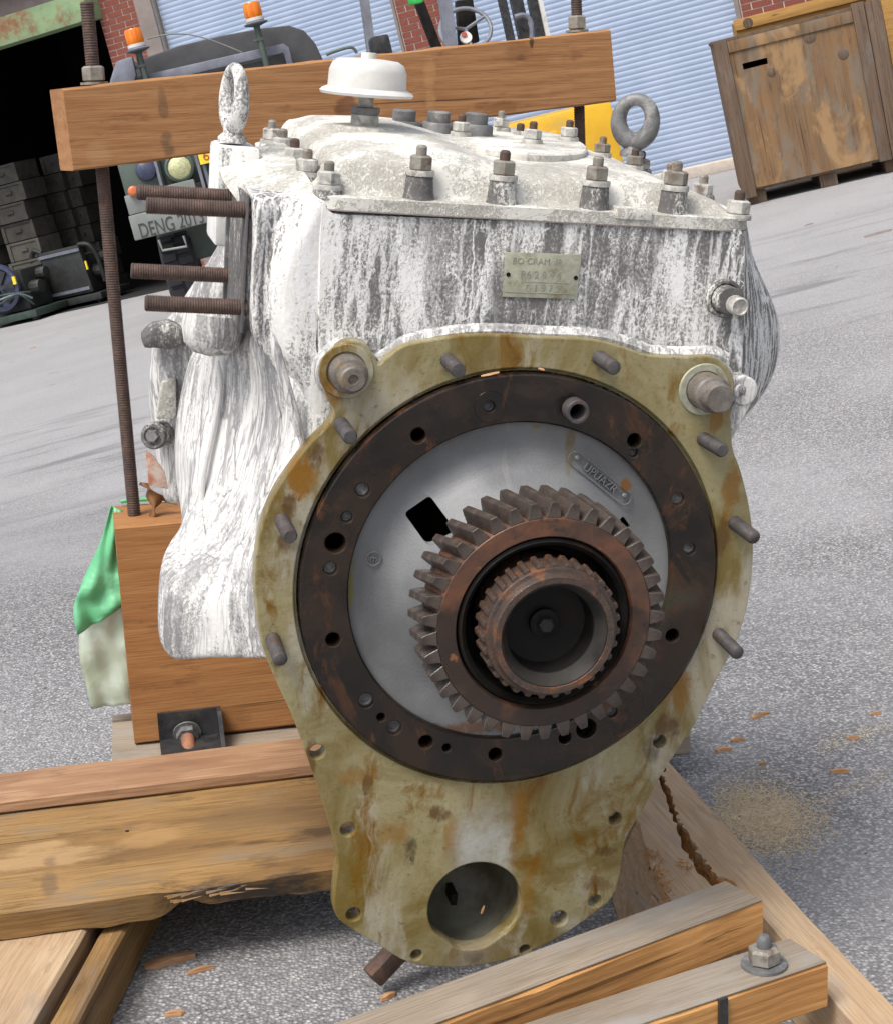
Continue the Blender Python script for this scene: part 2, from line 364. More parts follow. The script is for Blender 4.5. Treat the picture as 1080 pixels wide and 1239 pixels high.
def mat_web():
    n = Nodes('bare_aluminium', 0.55, 0.1, 0.4); co = n.co()
    k = n.mix(n.ramp(n.noise(co, 9, 4), 0.35, 0.65), (0.14, 0.143, 0.147), (0.195, 0.199, 0.204))
    k = n.mix(n.ramp(n.noise(co, 260, 3, 0.7), 0.64, 0.74, 0, 0.3), k, (0.4, 0.4, 0.4))
    k = n.mix(n.ramp(n.noise(n.co((1, .18, 1)), 14, 4, 0.6, 0.4), 0.66, 0.74, 0, 0.8), k, (0.16, 0.12, 0.05))
    sx = n.sep()
    wob = n.noise(n.co((1, .6, 1)), 40, 5, 0.68)
    for px, py, rx, ry, cc, f_ in ((690, 528, .006, .022, (.13, .075, .01), .9), (689, 560, .004, .018, (.16, .12, .04), .7), (757, 587, .007, .008, (.22, .09, .01), .85), (648, 516, .006, .004, (.2, .12, .02), .7), (610, 560, .004, .05, (.22, .21, .2), .5), (425, 705, .004, .03, (.17, .15, .03), .8), (690, 540, .06, .05, (.19, .185, .18), .35), (570, 880, .06, .008, (.12, .05, .02), .8)):
        x_, y_ = P(px, py, -.005)[:2]; k = n.mix(n.math('MULTIPLY', n.blob(x_, y_, rx, ry, wob), f_), k, cc)
    n.col(k).bump(n.noise(co, 300, 3), 0.0008, 0.7); return n.m
M_WEB = mat_web()
def mat_rust(name, a, b, c, rough=0.6, scale=30, bump=0.0008, spec=0.4):
    n = Nodes(name, rough, 0.0, spec); co = n.co()
    k = n.mix(n.ramp(n.noise(co, scale, 6, 0.65), 0.35, 0.65), a, b)
    k = n.mix(n.ramp(n.noise(co, scale * 0.5, 5, 0.7, 0.5), 0.52, 0.68), k, c)
    n.col(k).bump(n.noise(co, scale * 6, 4, 0.7), bump); n.rough(n.ramp(n.noise(co, scale, 3), 0.3, 0.7, rough - 0.2, rough + 0.15)); return n.m
M_GEAR0 = mat_rust('rusty_gear_face', (0.14, 0.06, 0.034), (0.05, 0.033, 0.025), (0.03, 0.023, 0.02), 0.42, 20)
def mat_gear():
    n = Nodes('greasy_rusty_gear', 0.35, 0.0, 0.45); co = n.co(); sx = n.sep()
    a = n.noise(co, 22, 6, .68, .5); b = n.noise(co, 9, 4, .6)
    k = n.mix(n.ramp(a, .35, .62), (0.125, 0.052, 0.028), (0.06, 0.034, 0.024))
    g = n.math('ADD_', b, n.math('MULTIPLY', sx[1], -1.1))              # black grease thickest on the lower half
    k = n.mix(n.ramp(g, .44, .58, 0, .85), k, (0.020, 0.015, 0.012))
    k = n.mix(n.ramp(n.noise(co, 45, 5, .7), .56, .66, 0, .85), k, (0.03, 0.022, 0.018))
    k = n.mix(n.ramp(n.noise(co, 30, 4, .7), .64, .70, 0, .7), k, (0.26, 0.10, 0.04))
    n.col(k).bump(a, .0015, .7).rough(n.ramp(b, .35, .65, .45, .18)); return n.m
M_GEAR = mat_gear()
M_TOOTH = mat_rust('gear_tooth_steel', (0.085, 0.068, 0.058), (0.042, 0.031, 0.026), (0.09, 0.037, 0.019), 0.3, 34)
M_HUB = mat_rust('rusty_hub', (0.075, 0.048, 0.036), (0.04, 0.03, 0.025), (0.15, 0.06, 0.028), 0.35, 38, .0014)
M_BLACK = mat_rust('oily_black', (0.006, 0.0055, 0.005), (0.010, 0.009, 0.008), (0.016, 0.010, 0.007), 0.55, 20, 0.0003, 0.18)
M_BORE = mat_rust('bore_steel', (0.02, 0.019, 0.018), (0.036, 0.033, 0.03), (0.03, 0.016, 0.01), 0.45, 20, 0.0003, 0.15)
M_STUD = mat_rust('stud_steel', (0.075, 0.068, 0.068), (0.045, 0.04, 0.04), (0.07, 0.04, 0.028), 0.5, 60)
M_ROD = mat_rust('rusty_rod', (0.085, 0.05, 0.038), (0.055, 0.038, 0.032), (0.12, 0.068, 0.045), 0.75, 60)
M_NUT = mat_rust('plated_nut', (0.24, 0.225, 0.19), (0.15, 0.135, 0.115), (0.13, 0.075, 0.045), 0.5, 70)
M_NUTW = mat_rust('caked_nut', (0.5, 0.49, 0.45), (0.3, 0.29, 0.27), (0.16, 0.13, 0.11), 0.6, 90)
M_STEEL = mat_rust('grey_steel', (0.16, 0.16, 0.16), (0.09, 0.09, 0.092), (0.3, 0.29, 0.27), 0.5, 45)
M_DOWEL = mat_rust('dowel_steel', (0.16, 0.145, 0.13), (0.10, 0.085, 0.075), (0.2, 0.14, 0.07), 0.4, 60)
M_WHITE = mat_simple('white_paint', (0.58, 0.57, 0.545), (0.50, 0.49, 0.46), 0.45, 0, 18, 0.0004, dirt=(.40, .38, .34), lo=.4, hi=.7)
M_PLATE = mat_simple('nameplate_metal', (0.38, 0.385, 0.30), (0.29, 0.29, 0.22), 0.5, 0.2, 90, 0.0003, dirt=(0.2, 0.17, 0.1))
M_PLATETXT = mat_simple('nameplate_print', (0.17, 0.17, 0.14), (0.25, 0.25, 0.2), 0.6, 0, 90)

def mat_wood(name, c1, c2, c3, grain=60, grey=0.0, greyc=(0.27, 0.25, 0.225), rough=0.75, ring=9, stain=None, vertical=False, soft=.6, spots=()):
    n = Nodes(name, rough, 0, 0.25)
    if vertical:
        co0 = n.co; n.co = lambda sc=(1, 1, 1), **kw: co0((sc[2], sc[1], sc[0]), **kw)
    co = n.co(rand=True)
    wv = n.noise(n.co((0.5, 1, 1), rand=True), 6, 2, color=True)
    rg = n.wave(n.co((0.10, 1, 1), rand=True, warp=(wv, 0.05)), ring, 5.0, 'X' if vertical else 'Z', 2)
    fi = n.noise(n.co((0.03, 1, 1), rand=True), grain * 6, 5, 0.65)
    k = n.mix(n.ramp(rg, 0.25, 0.95, 0, soft), c1, c2)
    k = n.mix(n.ramp(fi, 0.40, 0.68, 0, 0.7), k, c3)
    k = n.mix(n.ramp(n.noise(n.co((0.25, 1, 1), rand=True), 7, 4, 0.6), 0.52, 0.75, 0, 0.75), k, c3)
    ck = n.noise(n.co((0.012, 1, 1), rand=True), 75, 3, .5)
    k = n.mix(n.ramp(ck, .66, .72, 0, .75), k, tuple(x * .25 for x in c3))                     # drying checks
    k = n.mix(n.ramp(n.noise(n.co((.35, 1, 1), rand=True), 28, 5, .7), .56, .70, 0, .4), k, tuple(x * .45 for x in c3))   # handling dirt
    kn = n.voro(n.co((0.3, 1, 1), rand=True), 5.0, 'F1')
    k = n.mix(n.ramp(kn, 0.035, 0.075, 0.85, 0), k, (0.06, 0.03, 0.015))
    if grey: k = n.mix(n.ramp(n.noise(n.co((0.3, 1, 1), rand=True), 9, 5, 0.65), 0.62 - 0.4 * grey, 0.80 - 0.4 * grey, 0, 0.9), k, greyc)
    if stain: k = n.mix(n.ramp(n.noise(n.co((0.5, 1, 1), rand=True), stain[1], 5, 0.7, 0.5), stain[2], stain[2] + 0.12, 0, 0.85), k, stain[0])
    if spots:
        wob = n.noise(n.co((.5, 1, 1)), 30, 5, .68)
        for x_, z_, rx, rz, cc, f_ in spots: k = n.mix(n.math('MULTIPLY', n.blob(x_, z_, rx, rz, wob, 2), f_), k, cc)
    if name == 'stained_board':
        wob = n.noise(n.co((.4, 1, 1)), 16, 5, .68)
        for px, py, rx, ry, cc, f_ in ((330, 1058, .15, .034, (.035, .028, .026), .95), (385, 1010, .07, .03, (.07, .045, .025), .8), (250, 1072, .06, .02, (.09, .085, .085), .7), (330, 985, .12, .05, (.16, .10, .05), .6), (50, 1040, .09, .06, (.42, .28, .14), .6), (180, 1010, .05, .04, (.38, .23, .10), .5), (60, 1060, .012, .07, (.12, .08, .05), .6)):
            x_, y_ = G(px, py, .145)[:2]; k = n.mix(n.math('MULTIPLY', n.blob(x_, y_, rx, ry, wob), f_), k, cc)
    n.col(k).bump(fi, 0.0010, 0.7).bump(ck, .0012, .5).bump(rg, 0.0006, 0.5); return n.m

M_BLOCK = mat_wood('fir_block', (0.34, 0.165, 0.062), (0.27, 0.115, 0.04), (0.22, 0.088, 0.03), ring=9, soft=.35)
M_BATTEN = mat_wood('batten', (0.36, 0.22, 0.125), (0.26, 0.14, 0.075), (0.21, 0.11, 0.065), ring=30, grain=50)
M_BOARD = mat_wood('stained_board', (0.30, 0.18, 0.07), (0.22, 0.125, 0.046), (0.12, 0.066, 0.028), ring=7, grey=0.25, greyc=(0.2, 0.15, 0.1), stain=((0.05, 0.04, 0.035), 9, 0.60))
M_WEATH = mat_wood('weathered_timber', (0.29, 0.24, 0.185), (0.235, 0.195, 0.15), (0.16, 0.125, 0.09), ring=24, grey=0.4)
M_PALE = mat_wood('pale_rail', (0.45, 0.33, 0.21), (0.37, 0.25, 0.145), (0.28, 0.185, 0.115), ring=16, grey=0.2, greyc=(0.3, 0.29, 0.28))
M_SPLIT = mat_wood('split_wood', (0.42, 0.20, 0.06), (0.5, 0.27, 0.1), (0.2, 0.085, 0.03), ring=30)
M_FRESH = mat_wood('fresh_sawn', (0.47, 0.25, 0.09), (0.36, 0.165, 0.05), (0.31, 0.14, 0.045), ring=26, soft=.4)
M_PLY = mat_wood('weathered_plywood', (0.20, 0.115, 0.055), (0.165, 0.095, 0.048), (0.09, 0.063, 0.043), ring=1, grain=4, grey=0.42, greyc=(0.16, 0.13, 0.10), vertical=True, soft=.4, stain=((0.30, 0.185, 0.09), 2.6, 0.52))
M_PLYD = mat_wood('dark_batten', (0.135, 0.09, 0.06), (0.11, 0.073, 0.05), (0.065, 0.047, 0.036), ring=12, grain=12, grey=0.3, greyc=(0.13, 0.115, 0.1), vertical=True)
M_OCHRE = mat_wood('ochre_plywood', (0.42, 0.24, 0.075), (0.34, 0.19, 0.055), (0.26, 0.14, 0.045), ring=6, grain=25)
M_CHIP = mat_wood('wood_chip', (0.46, 0.27, 0.14), (0.38, 0.19, 0.09), (0.28, 0.13, 0.06), ring=60)

def mat_asphalt():
    n = Nodes('asphalt', 0.9, 0, 0.25); co = n.co()
    fine = n.voro(co, 170, 'F1'); cells = n.n.new('ShaderNodeTexVoronoi'); n.l(co, cells.inputs['Vector']); cells.inputs['Scale'].default_value = 170
    sepc = n.n.new('ShaderNodeSeparateColor'); n.l(cells.outputs['Color'], sepc.inputs[0])
    k = n.mix(n.ramp(sepc.outputs[0], 0.1, 0.95), (0.155, 0.153, 0.158), (0.37, 0.367, 0.372))
    k = n.mix(n.ramp(sepc.outputs[1], 0.86, 0.97), k, (0.50, 0.495, 0.485))
    k = n.mix(n.ramp(fine, 0.25, 0.75, 0, 0.75), k, (0.075, 0.074, 0.077))
    big = n.noise(co, 1.1, 5, 0.6)
    k = n.mix(n.ramp(big, 0.3, 0.7, 0, 0.5), k, (0.34, 0.338, 0.345))
    sx = n.sep()
    far = n.ramp(sx[1], 4.0, 11.0)                                       # worn smooth further off
    k = n.mix(n.math('MULTIPLY', far, 0.6), k, (0.33, 0.327, 0.332))
    tr = n.noise(n.co((0.22, 1.0, 1)), 2.6, 5, 0.65, 0.4)                 # tyre streaks
    trg = n.math('MULTIPLY', n.ramp(tr, 0.52, 0.66), n.math('MULTIPLY', n.ramp(sx[1], 6.0, 8.0), n.ramp(sx[1], 12.0, 9.0)))
    k = n.mix(n.math('MULTIPLY', trg, 0.75), k, (0.13, 0.128, 0.134))
    oil = n.ramp(n.noise(co, 3.0, 4, 0.65, 0.5), 0.64, 0.72, 0, 0.45)
    k = n.mix(oil, k, (0.10, 0.10, 0.115))
    n.col(k).bump(fine, 0.004, 0.8); return n.m
M_ASPH = mat_asphalt()
M_SAND = mat_simple('sawdust', (0.56, 0.46, 0.31), (0.46, 0.37, 0.25), 0.95, 0, 120, 0.001)
M_BRICK = mat_simple('red_brick', (0.23, 0.062, 0.04), (0.16, 0.045, 0.033), 0.9, 0, 14, 0.002, lo=.3, hi=.7)
M_MORTAR = mat_simple('mortar', (0.50, 0.44, 0.38), (0.42, 0.37, 0.32), 0.95, 0, 20)
M_DOOR = mat_simple('roller_door_paint', (0.30, 0.365, 0.49), (0.265, 0.33, 0.45), 0.5, 0, 2.2, 0.0003, dirt=None)
M_JAMB = mat_simple('jamb_paint', (0.23, 0.19, 0.175), (0.18, 0.15, 0.14), 0.7, 0, 5)
M_GREENP = mat_simple('peeling_green_paint', (0.22, 0.31, 0.16), (0.17, 0.27, 0.15), 0.75, 0, 5, 0.002, dirt=(0.20, 0.075, 0.035))
M_FASCIA = mat_simple('grey_fascia', (0.20, 0.165, 0.16), (0.15, 0.12, 0.115), 0.8, 0, 4)
M_ROOFM = mat_simple('roof_metal', (0.40, 0.38, 0.38), (0.34, 0.32, 0.32), 0.6, 0, 4)
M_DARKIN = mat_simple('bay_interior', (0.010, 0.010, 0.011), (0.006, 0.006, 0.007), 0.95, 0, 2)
M_CRATE = mat_simple('grey_green_crate', (0.05, 0.046, 0.038), (0.03, 0.027, 0.023), 0.85, 0, 9, 0.001)
M_CRATEL = mat_simple('pale_crate', (0.085, 0.08, 0.066), (0.06, 0.056, 0.047), 0.85, 0, 9, 0.001)
M_MACH = mat_simple('dark_machine', (0.025, 0.028, 0.026), (0.014, 0.015, 0.015), 0.55, 0, 12)
M_MACHG = mat_simple('green_machine', (0.03, 0.06, 0.045), (0.02, 0.03, 0.026), 0.6, 0, 12)
M_TRUCK = mat_simple('olive_grey_truck', (0.075, 0.10, 0.085), (0.055, 0.075, 0.065), 0.6, 0, 5)
M_BUMPER = mat_simple('grey_bumper', (0.20, 0.205, 0.20), (0.15, 0.17, 0.155), 0.6, 0, 4)
M_CANVAS = mat_simple('grey_canvas', (0.06, 0.062, 0.066), (0.045, 0.046, 0.05), 0.85, 0, 5)
M_FRAMEG = mat_simple('grey_blue_frame', (0.17, 0.18, 0.22), (0.12, 0.125, 0.155), 0.55, 0, 6)
M_LETTER = mat_simple('stencil_paint', (0.035, 0.035, 0.035), (0.06, 0.06, 0.06), 0.8, 0, 20)
M_TYRE = mat_simple('tyre_rubber', (0.022, 0.022, 0.026), (0.035, 0.035, 0.04), 0.85, 0, 10)
M_YELLOW = mat_simple('yellow_paint', (0.62, 0.36, 0.012), (0.55, 0.30, 0.012), 0.5, 0, 4, dirt=(0.35, 0.26, 0.10))
M_YEL2 = mat_simple('sign_yellow', (0.75, 0.6, 0.03), (0.7, 0.5, 0.03), 0.5)
M_RED = mat_simple('sign_red', (0.45, 0.05, 0.02), None, 0.5)
M_GREENL = mat_simple('bright_green', (0.03, 0.45, 0.08), None, 0.5)
M_BLUED = mat_simple('blackout_blue', (0.05, 0.06, 0.11), None, 0.3)
M_LENSY = mat_simple('headlamp_glass', (0.62, 0.62, 0.38), (0.4, 0.4, 0.2), 0.12, 0.3, 60)
M_LEAF = mat_simple('dry_leaf', (0.22, 0.10, 0.03), (0.13, 0.055, 0.02), 0.6, 0, 30)
def mat_amber():
    n = Nodes('amber_lens', 0.15, 0, 0.5); n.col(n.mix(n.ramp(n.noise(n.co((60, 60, 4)), 1, 2), .35, .65), (0.85, 0.27, 0.01), (0.75, 0.15, 0.01)))
    n.b.inputs['Transmission Weight'].default_value = 0.2; return n.m
M_AMBER = mat_amber()
def mat_bag(name, c, c2, tr):
    n = Nodes(name, 0.35, 0, 0.5); co = n.co()
    n.col(n.mix(n.ramp(n.noise(co, 9, 4), .35, .7), c, c2)).bump(n.noise(co, 11, 3, .5, 1.0), 0.010, 0.6)
    n.b.inputs['Transmission Weight'].default_value = tr
    return n.m
M_BAG = mat_bag('green_plastic', (0.14, 0.56, 0.26), (0.24, 0.66, 0.38), 0.35)
M_BAGP = mat_bag('pale_plastic', (0.72, 0.80, 0.68), (0.6, 0.68, 0.5), 0.6)
M_BRACKET = mat_rust('black_bracket', (0.02, 0.02, 0.021), (0.03, 0.03, 0.032), (0.05, 0.045, 0.042), 0.4, 30, 0.0003)
M_COPPER = mat_rust('rusty_bolt_end', (0.32, 0.14, 0.08), (0.2, 0.1, 0.06), (0.1, 0.06, 0.05), 0.5, 60)
M_ORANGE = mat_simple('orange_lamp', (0.55, 0.16, 0.06), (0.5, 0.12, 0.05), 0.3)
M_GLASS = mat_simple('cab_glass', (0.05, 0.05, 0.055), (0.04, 0.04, 0.045), 0.08)

# ------------------------------------------------------------------ ground: yard, tipped where the skid stands
SO, SN = SK.o, SK.a[2]
def ground_z(x, y):
    dx = np.asarray(x) - SO[0]; dy = np.asarray(y) - SO[1]
    k = 1.5; xe = dx / (1 + (np.abs(dx) / k) ** 6) ** (1 / 6)
    ye = dy / (1 + (np.abs(dy) / 2.2) ** 6) ** (1 / 6)
    w = 1 - smoothstep(3.7, 7.5, np.asarray(y))
    return -(SN[0] * xe + SN[1] * ye) / SN[2] * w
def on_ground(px, py):
    r = ray(px, py); t = -CAMH / min(r[2], -.01)
    for _ in range(9):
        p = CAMPOS + r * t; t = .3 * t + .7 * (float(ground_z(p[0], p[1])) - CAMH) / r[2]
    return CAMPOS + r * t
def ground_normal(x, y, e=0.01):
    return nz([-(ground_z(x + e, y) - ground_z(x - e, y)) / (2 * e), -(ground_z(x, y + e) - ground_z(x, y - e)) / (2 * e), 1])
xs_ = np.concatenate([[-900, -300, -100, -40, -18, -9], np.arange(-5, 5.01, 0.1), [9, 18, 40, 100, 300, 900]])
ys_l = np.concatenate([[-200, -40, -8, -2], np.arange(0, 9.01, 0.1), [12, 16, 20, 26, 40, 100, 300, 900]])
g = MB().grid([[(x, y, float(ground_z(x, y))) for x in xs_] for y in ys_l])
tag(g.build('ground', M_ASPH, smooth=80), kind='structure')
def floor_frame(px, py, yaw=0.0):
    """upright frame on the flat far yard under pixel (px, py); yaw turns it about the vertical"""
    r = ray(px, py); p = CAMPOS + r * (-CAMH / r[2]); c, s = math.cos(yaw), math.sin(yaw)
    return Frame(p, [c, s, 0], [-s, c, 0], [0, 0, 1])

# ------------------------------------------------------------------ warehouse behind
gA = floor_frame(0, 397).o; gB = floor_frame(830, 215).o
wx = nz([gB[0] - gA[0], gB[1] - gA[1], 0])
WF = Frame(gA, wx, np.cross([0, 0, 1], wx), [0, 0, 1])
wh = thing('warehouse', 'red brick warehouse wall with pale blue roller doors and a dark open bay', 'building', WF)
def wpx(px, py, y=0.0): return WF.at(px, py, 1, y)
x_bay1 = wpx(127, 45)[0]; x_post0 = wpx(167, 20)[0]; x_d1a = wpx(190, 25)[0]; x_d1b = wpx(474, 5)[0]
x_p2a = wpx(482, 20)[0]; x_p2b = wpx(534, 20)[0]; x_d2a = wpx(540, 20)[0]; x_d2b = wpx(889, 8)[0]
x_p3a = wpx(896, 8)[0]; HT = 4.2
x_bay0 = x_bay1 - 6.0; X0, X1 = x_bay0 - 3, x_p3a + 9.0
HBAY = wpx(122, 22)[2]
DEPTH_WALL = 0.4
wall = MB()
for a, b, h0 in ((X0, x_bay0, 0), (x_bay1, x_d1a, 0), (x_d1b, x_d2a, 0), (x_d2b, X1, 0)):
    wall.box((a, 0.0, h0), (b, DEPTH_WALL, HT))
wall.box((x_bay0, 0.0, HBAY + 0.9), (x_bay1, DEPTH_WALL, HT))
wall.box((x_d1a, 0.0, 3.9), (x_d1b, DEPTH_WALL, HT)); wall.box((x_d2a, 0.0, 3.9), (x_d2b, DEPTH_WALL, HT))
wall.build('wall', M_MORTAR, wh)
brick0 = None; nb = 0
def bricks(xa, xb, za, zb, yf=0.0):
    """courses of real bricks standing 8 mm proud of the mortar"""
    global brick0, nb
    bl, bh, mo = 0.203, 0.057, 0.0125; row = 0; z = za
    while z + bh < zb:
        x = xa + 0.004 - (bl + mo) * 0.5 * (row % 2)
        while x < xb - 0.03:
            a, b = max(x, xa + 0.003), min(x + bl, xb - 0.003)
            if b - a > 0.04 and nb < 299:
                if brick0 is None:
                    brick0 = MB().box((0, -0.008, 0), (1, 0.02, 1)).build('brick', M_BRICK, wh); o = brick0
                else:
                    o = brick0.copy(); COL.objects.link(o); o.parent = wh
                o.location = (a, yf + random.uniform(-0.002, 0.002), z); o.scale = (b - a, 1, bh); nb += 1
            x += bl + mo
        z += bh + mo; row += 1
bricks(x_bay1, x_post0, 1.35, 3.6)
bricks(x_p2a, x_p2b, 1.5, 3.6)
bricks(x_p3a, x_p3a + 0.75, 1.3, 2.0)
rest = MB()
for xa, xb, za, zb in ((x_p3a, x_p3a + 0.75, 0.0, 1.298), (x_p3a, x_p3a + 0.75, 2.0, HT), (x_p3a + 0.76, X1, 0.0, HT), (x_bay1, x_post0, 0.0, 1.34), (x_p2a, x_p2b, 0.0, 1.49), (X0, x_bay0, 0.0, HT)):
    row = 0; z = za + .006
    while z + .057 < zb:
        x = xa + .004 - .108 * (row % 2)
        while x < xb - .03:
            a, b = max(x, xa + .003), min(x + .203, xb - .003)
            if b - a > .04:
                yy = -.008 + random.uniform(-.002, .002)
                rest.add([(a, yy, z), (b, yy, z), (b, yy, z + .057), (a, yy, z + .057), (a, .01, z), (b, .01, z), (b, .01, z + .057), (a, .01, z + .057)], [(0, 1, 2, 3), (0, 4, 5, 1), (3, 2, 6, 7), (1, 5, 6, 2), (0, 3, 7, 4)])
            x += .2155
        z += .0695; row += 1
tag(rest.build('brickwork', M_BRICK, wh, smooth=0), kind='stuff')
for a, b in ((x_post0 + 0.01, x_d1a), (x_d1b, x_p2a - 0.01), (x_p2b + 0.01, x_d2a), (x_d2b, x_p3a - 0.01)): MB().box((a, -0.03, 0), (b, 0.1, 3.9)).build('door_jamb', M_JAMB, wh)
def roller(x0, x1):
    pitch = 0.057; rows = []; z = 0.02
    prof = []
    while z < 3.95:
        for k, (dz, dy) in enumerate(((0, 0.0), (0.008, -0.003), (0.022, -0.0055), (0.042, -0.006), (0.052, -0.0025))): prof.append((z + dz, 0.12 + dy))
        z += pitch
    g = MB().grid([[(x0, y, zz), (x1, y, zz)] for zz, y in prof])
    d = g.build('roller_door', M_DOOR, wh, smooth=60)
    MB().box((x0, 0.075, 0.0), (x1, 0.118, 0.02)).build('bottom_bar', M_FASCIA, d)
roller(x_d1a + 0.002, x_d1b - 0.002); roller(x_d2a + 0.002, x_d2b - 0.002)
MB().box((x_d2a + 0.5, -0.28, 0.0), (x_d2b + 0.4, -0.02, 0.11)).build('concrete_kerb', M_MORTAR, wh, bevel=0.01)
# lintel over the open bay: two green flanges with a brown web between, roof edge over it
lt = wpx(120, 20, -0.25)
zl = lt[2]
MB().box((x_bay0 - 0.4, -0.30, zl), (x_bay1 + 0.05, 0.02, zl + 0.32)).build('lintel_flange', M_GREENP, wh, bevel=0.01)
MB().box((x_bay0 - 0.4, -0.22, zl + 0.323), (x_bay1 + 0.05, 0.02, zl + 0.53)).build('lintel_web', M_FASCIA, wh)
MB().box((x_bay0 - 0.4, -0.34, zl + 0.533), (x_bay1 + 0.05, 0.02, zl + 0.80)).build('lintel_flange', M_GREENP, wh, bevel=0.01)
MB().box((x_bay0 - 0.6, -0.55, zl + 0.803), (x_bay1 - 0.25, 0.25, zl + 1.02)).build('roof', M_ROOFM, wh, bevel=0.01)
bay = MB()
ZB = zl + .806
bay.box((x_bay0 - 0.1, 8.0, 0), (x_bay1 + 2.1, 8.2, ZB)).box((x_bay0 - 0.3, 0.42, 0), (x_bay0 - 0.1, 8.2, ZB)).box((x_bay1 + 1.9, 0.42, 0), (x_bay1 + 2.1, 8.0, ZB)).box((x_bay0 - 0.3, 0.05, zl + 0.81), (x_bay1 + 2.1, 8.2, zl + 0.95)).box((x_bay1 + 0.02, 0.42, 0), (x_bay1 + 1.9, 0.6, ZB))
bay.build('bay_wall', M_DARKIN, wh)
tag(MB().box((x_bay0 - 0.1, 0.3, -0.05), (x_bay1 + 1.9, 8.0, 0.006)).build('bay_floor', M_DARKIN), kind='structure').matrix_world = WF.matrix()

# crates stacked in the bay
ordn = ['top', 'second from the top', 'third from the top', 'fourth from the top', 'fifth from the top', 'sixth from the top', 'seventh from the top', 'eighth from the top', 'lowest']
def crate_mesh(L, D, H):
    m = MB().box((0, 0, 0), (L, D, H))
    for xx in (0.0, L - 0.05): m.box((xx, -0.015, 0.0), (xx + 0.05, 0, H))
    m.box((0.05, -0.012, H - 0.03), (L - 0.05, 0, H)); m.box((L * .4, -0.02, H * .45), (L * .6, 0, H * .6))
    return m
def stack(x0, y0, L, H, n, pale, name):
    for k in range(n):
        zz = (n - 1 - k) * (H + 0.012) + 0.01
        o = crate_mesh(L, 0.45, H).build('crate', M_CRATEL if k in pale else M_CRATE)
        o.matrix_world = WF.matrix() @ Matrix.Translation((x0 + random.uniform(-.03, .03), y0 + random.uniform(-.02, .03), zz))
        tag(o, ('pale' if k in pale else 'dark') + f' wooden crate, {ordn[k]} of the {name}', 'crate', 'crates stacked in the dark bay')
for (px, L, n, pale, name, yy) in ((-22, 0.42, 8, (3, 4, 5), 'bay stack at frame edge', 0.9), (28, 0.52, 8, (4, 5), 'broad bay stack', 0.7), (88, 0.30, 8, (), 'narrow middle bay stack', 1.5), (108, 0.30, 8, (), 'bay stack by the truck', 1.6)):
    xx = wpx(px, 300, yy)[0]
    stack(xx - L / 2, yy, L, 0.235, n, pale, name)

# engine units in front of the bay
def engine_unit(px, py, w, h, name, label, green):
    fr = floor_frame(px, py, math.atan2(wx[1], wx[0])); t = thing('engine_unit', label, 'engine', fr, 'engine units by the dark bay')
    MB().box((-w / 2, 0.0, 0.05), (w / 2, 0.7, 0.14)).build('base_frame', M_MACHG if green else M_MACH, t, bevel=0.01)
    if not green:
        MB().hexa([(-w * .36, 0.05, .16), (w * .36, 0.05, .16), (w * .36, 0.14, .16), (-w * .36, .14, .16), (-w * .32, .05, h), (w * .32, .05, h), (w * .32, .14, h), (-w * .32, .14, h)]).build('radiator', M_MACH, t, bevel=0.015)
        MB().box((-w * .33, 0.03, .2), (w * .33, 0.048, .24)).box((-w * .33, .03, h - .08), (w * .33, .048, h - .04)).build('radiator_rail', M_FRAMEG, t)
        for s in (-1, 1): MB().box((s * w * .40 - .012, 0.0, .45), (s * w * .40 + .012, 0.02, .56)).build('warning_sticker', M_YEL2, t)
        MB().tube(catmull([(-w * .3, .1, h), (-w * .42, .1, h + .05), (-w * .5, .12, h - .1), (-w * .5, .2, .3)], 6, False), 0.035).build('hose', M_MACH, t)
        MB().tube(catmull([(w * .3, .1, h), (w * .45, .1, h - .03), (w * .5, .15, h - .2), (w * .48, .2, .25)], 6, False), 0.03).build('hose', M_MACH, t)
    else:
        MB().lathe([(0.30, 0), (0.30, .05), (0.25, .05), (.25, 0.01)], (0, 0.06, h * .62), (0, -1, 0), 28).build('fan_shroud', M_BLUED, t)
        f = MB()
        for k in range(6):
            a = k * math.pi / 3; f.hexa([Vector((0, .04, h * .62)) + Vector((math.cos(a + d) * r, yy, math.sin(a + d) * r)) for yy in (-.02, 0.0) for r, d in ((.04, -.3), (.23, -.2), (.23, .25), (.04, .3))])
        f.build('fan_blade', M_MACH, t)
        for k in range(3): MB().tube(catmull([(-w * .4 + k * .1, -.03, .55), (-w * .1, -.08, .42 - k * .06), (w * .3, -.03, .38), (w * .42, .1, .2 + k * .08)], 6, False), 0.014).build('hose', M_FRAMEG if k == 1 else M_MACHG, t)
        MB().box((w * .28, -.02, .5), (w * .33, 0.0, .6)).build('warning_sticker', M_YEL2, t)
    MB().box((-w * .3, 0.16, .15), (w * .3, 0.66, h * .82)).lathe([(.09, 0), (.09, .16)], (w * .3, .3, .4), (1, 0, 0), 12).lathe([(.08, 0), (.08, .14)], (w * .3, .5, .55), (1, 0, 0), 12).build('engine_block', M_MACH, t, bevel=0.02)
    for s in (-1, 1): MB().lathe([(.05, -.02), (.06, 0), (.06, .03), (.05, .05)], (s * w * .38, .1, .06), (1, 0, 0), 14).build('caster', M_TYRE, t)
engine_unit(88, 374, 0.98, 0.78, '', 'dark engine unit with square black radiator before the stacked crates', False)
engine_unit(12, 395, 0.92, 0.80, '', 'green engine unit with round blue fan shroud and hoses at left edge', True)

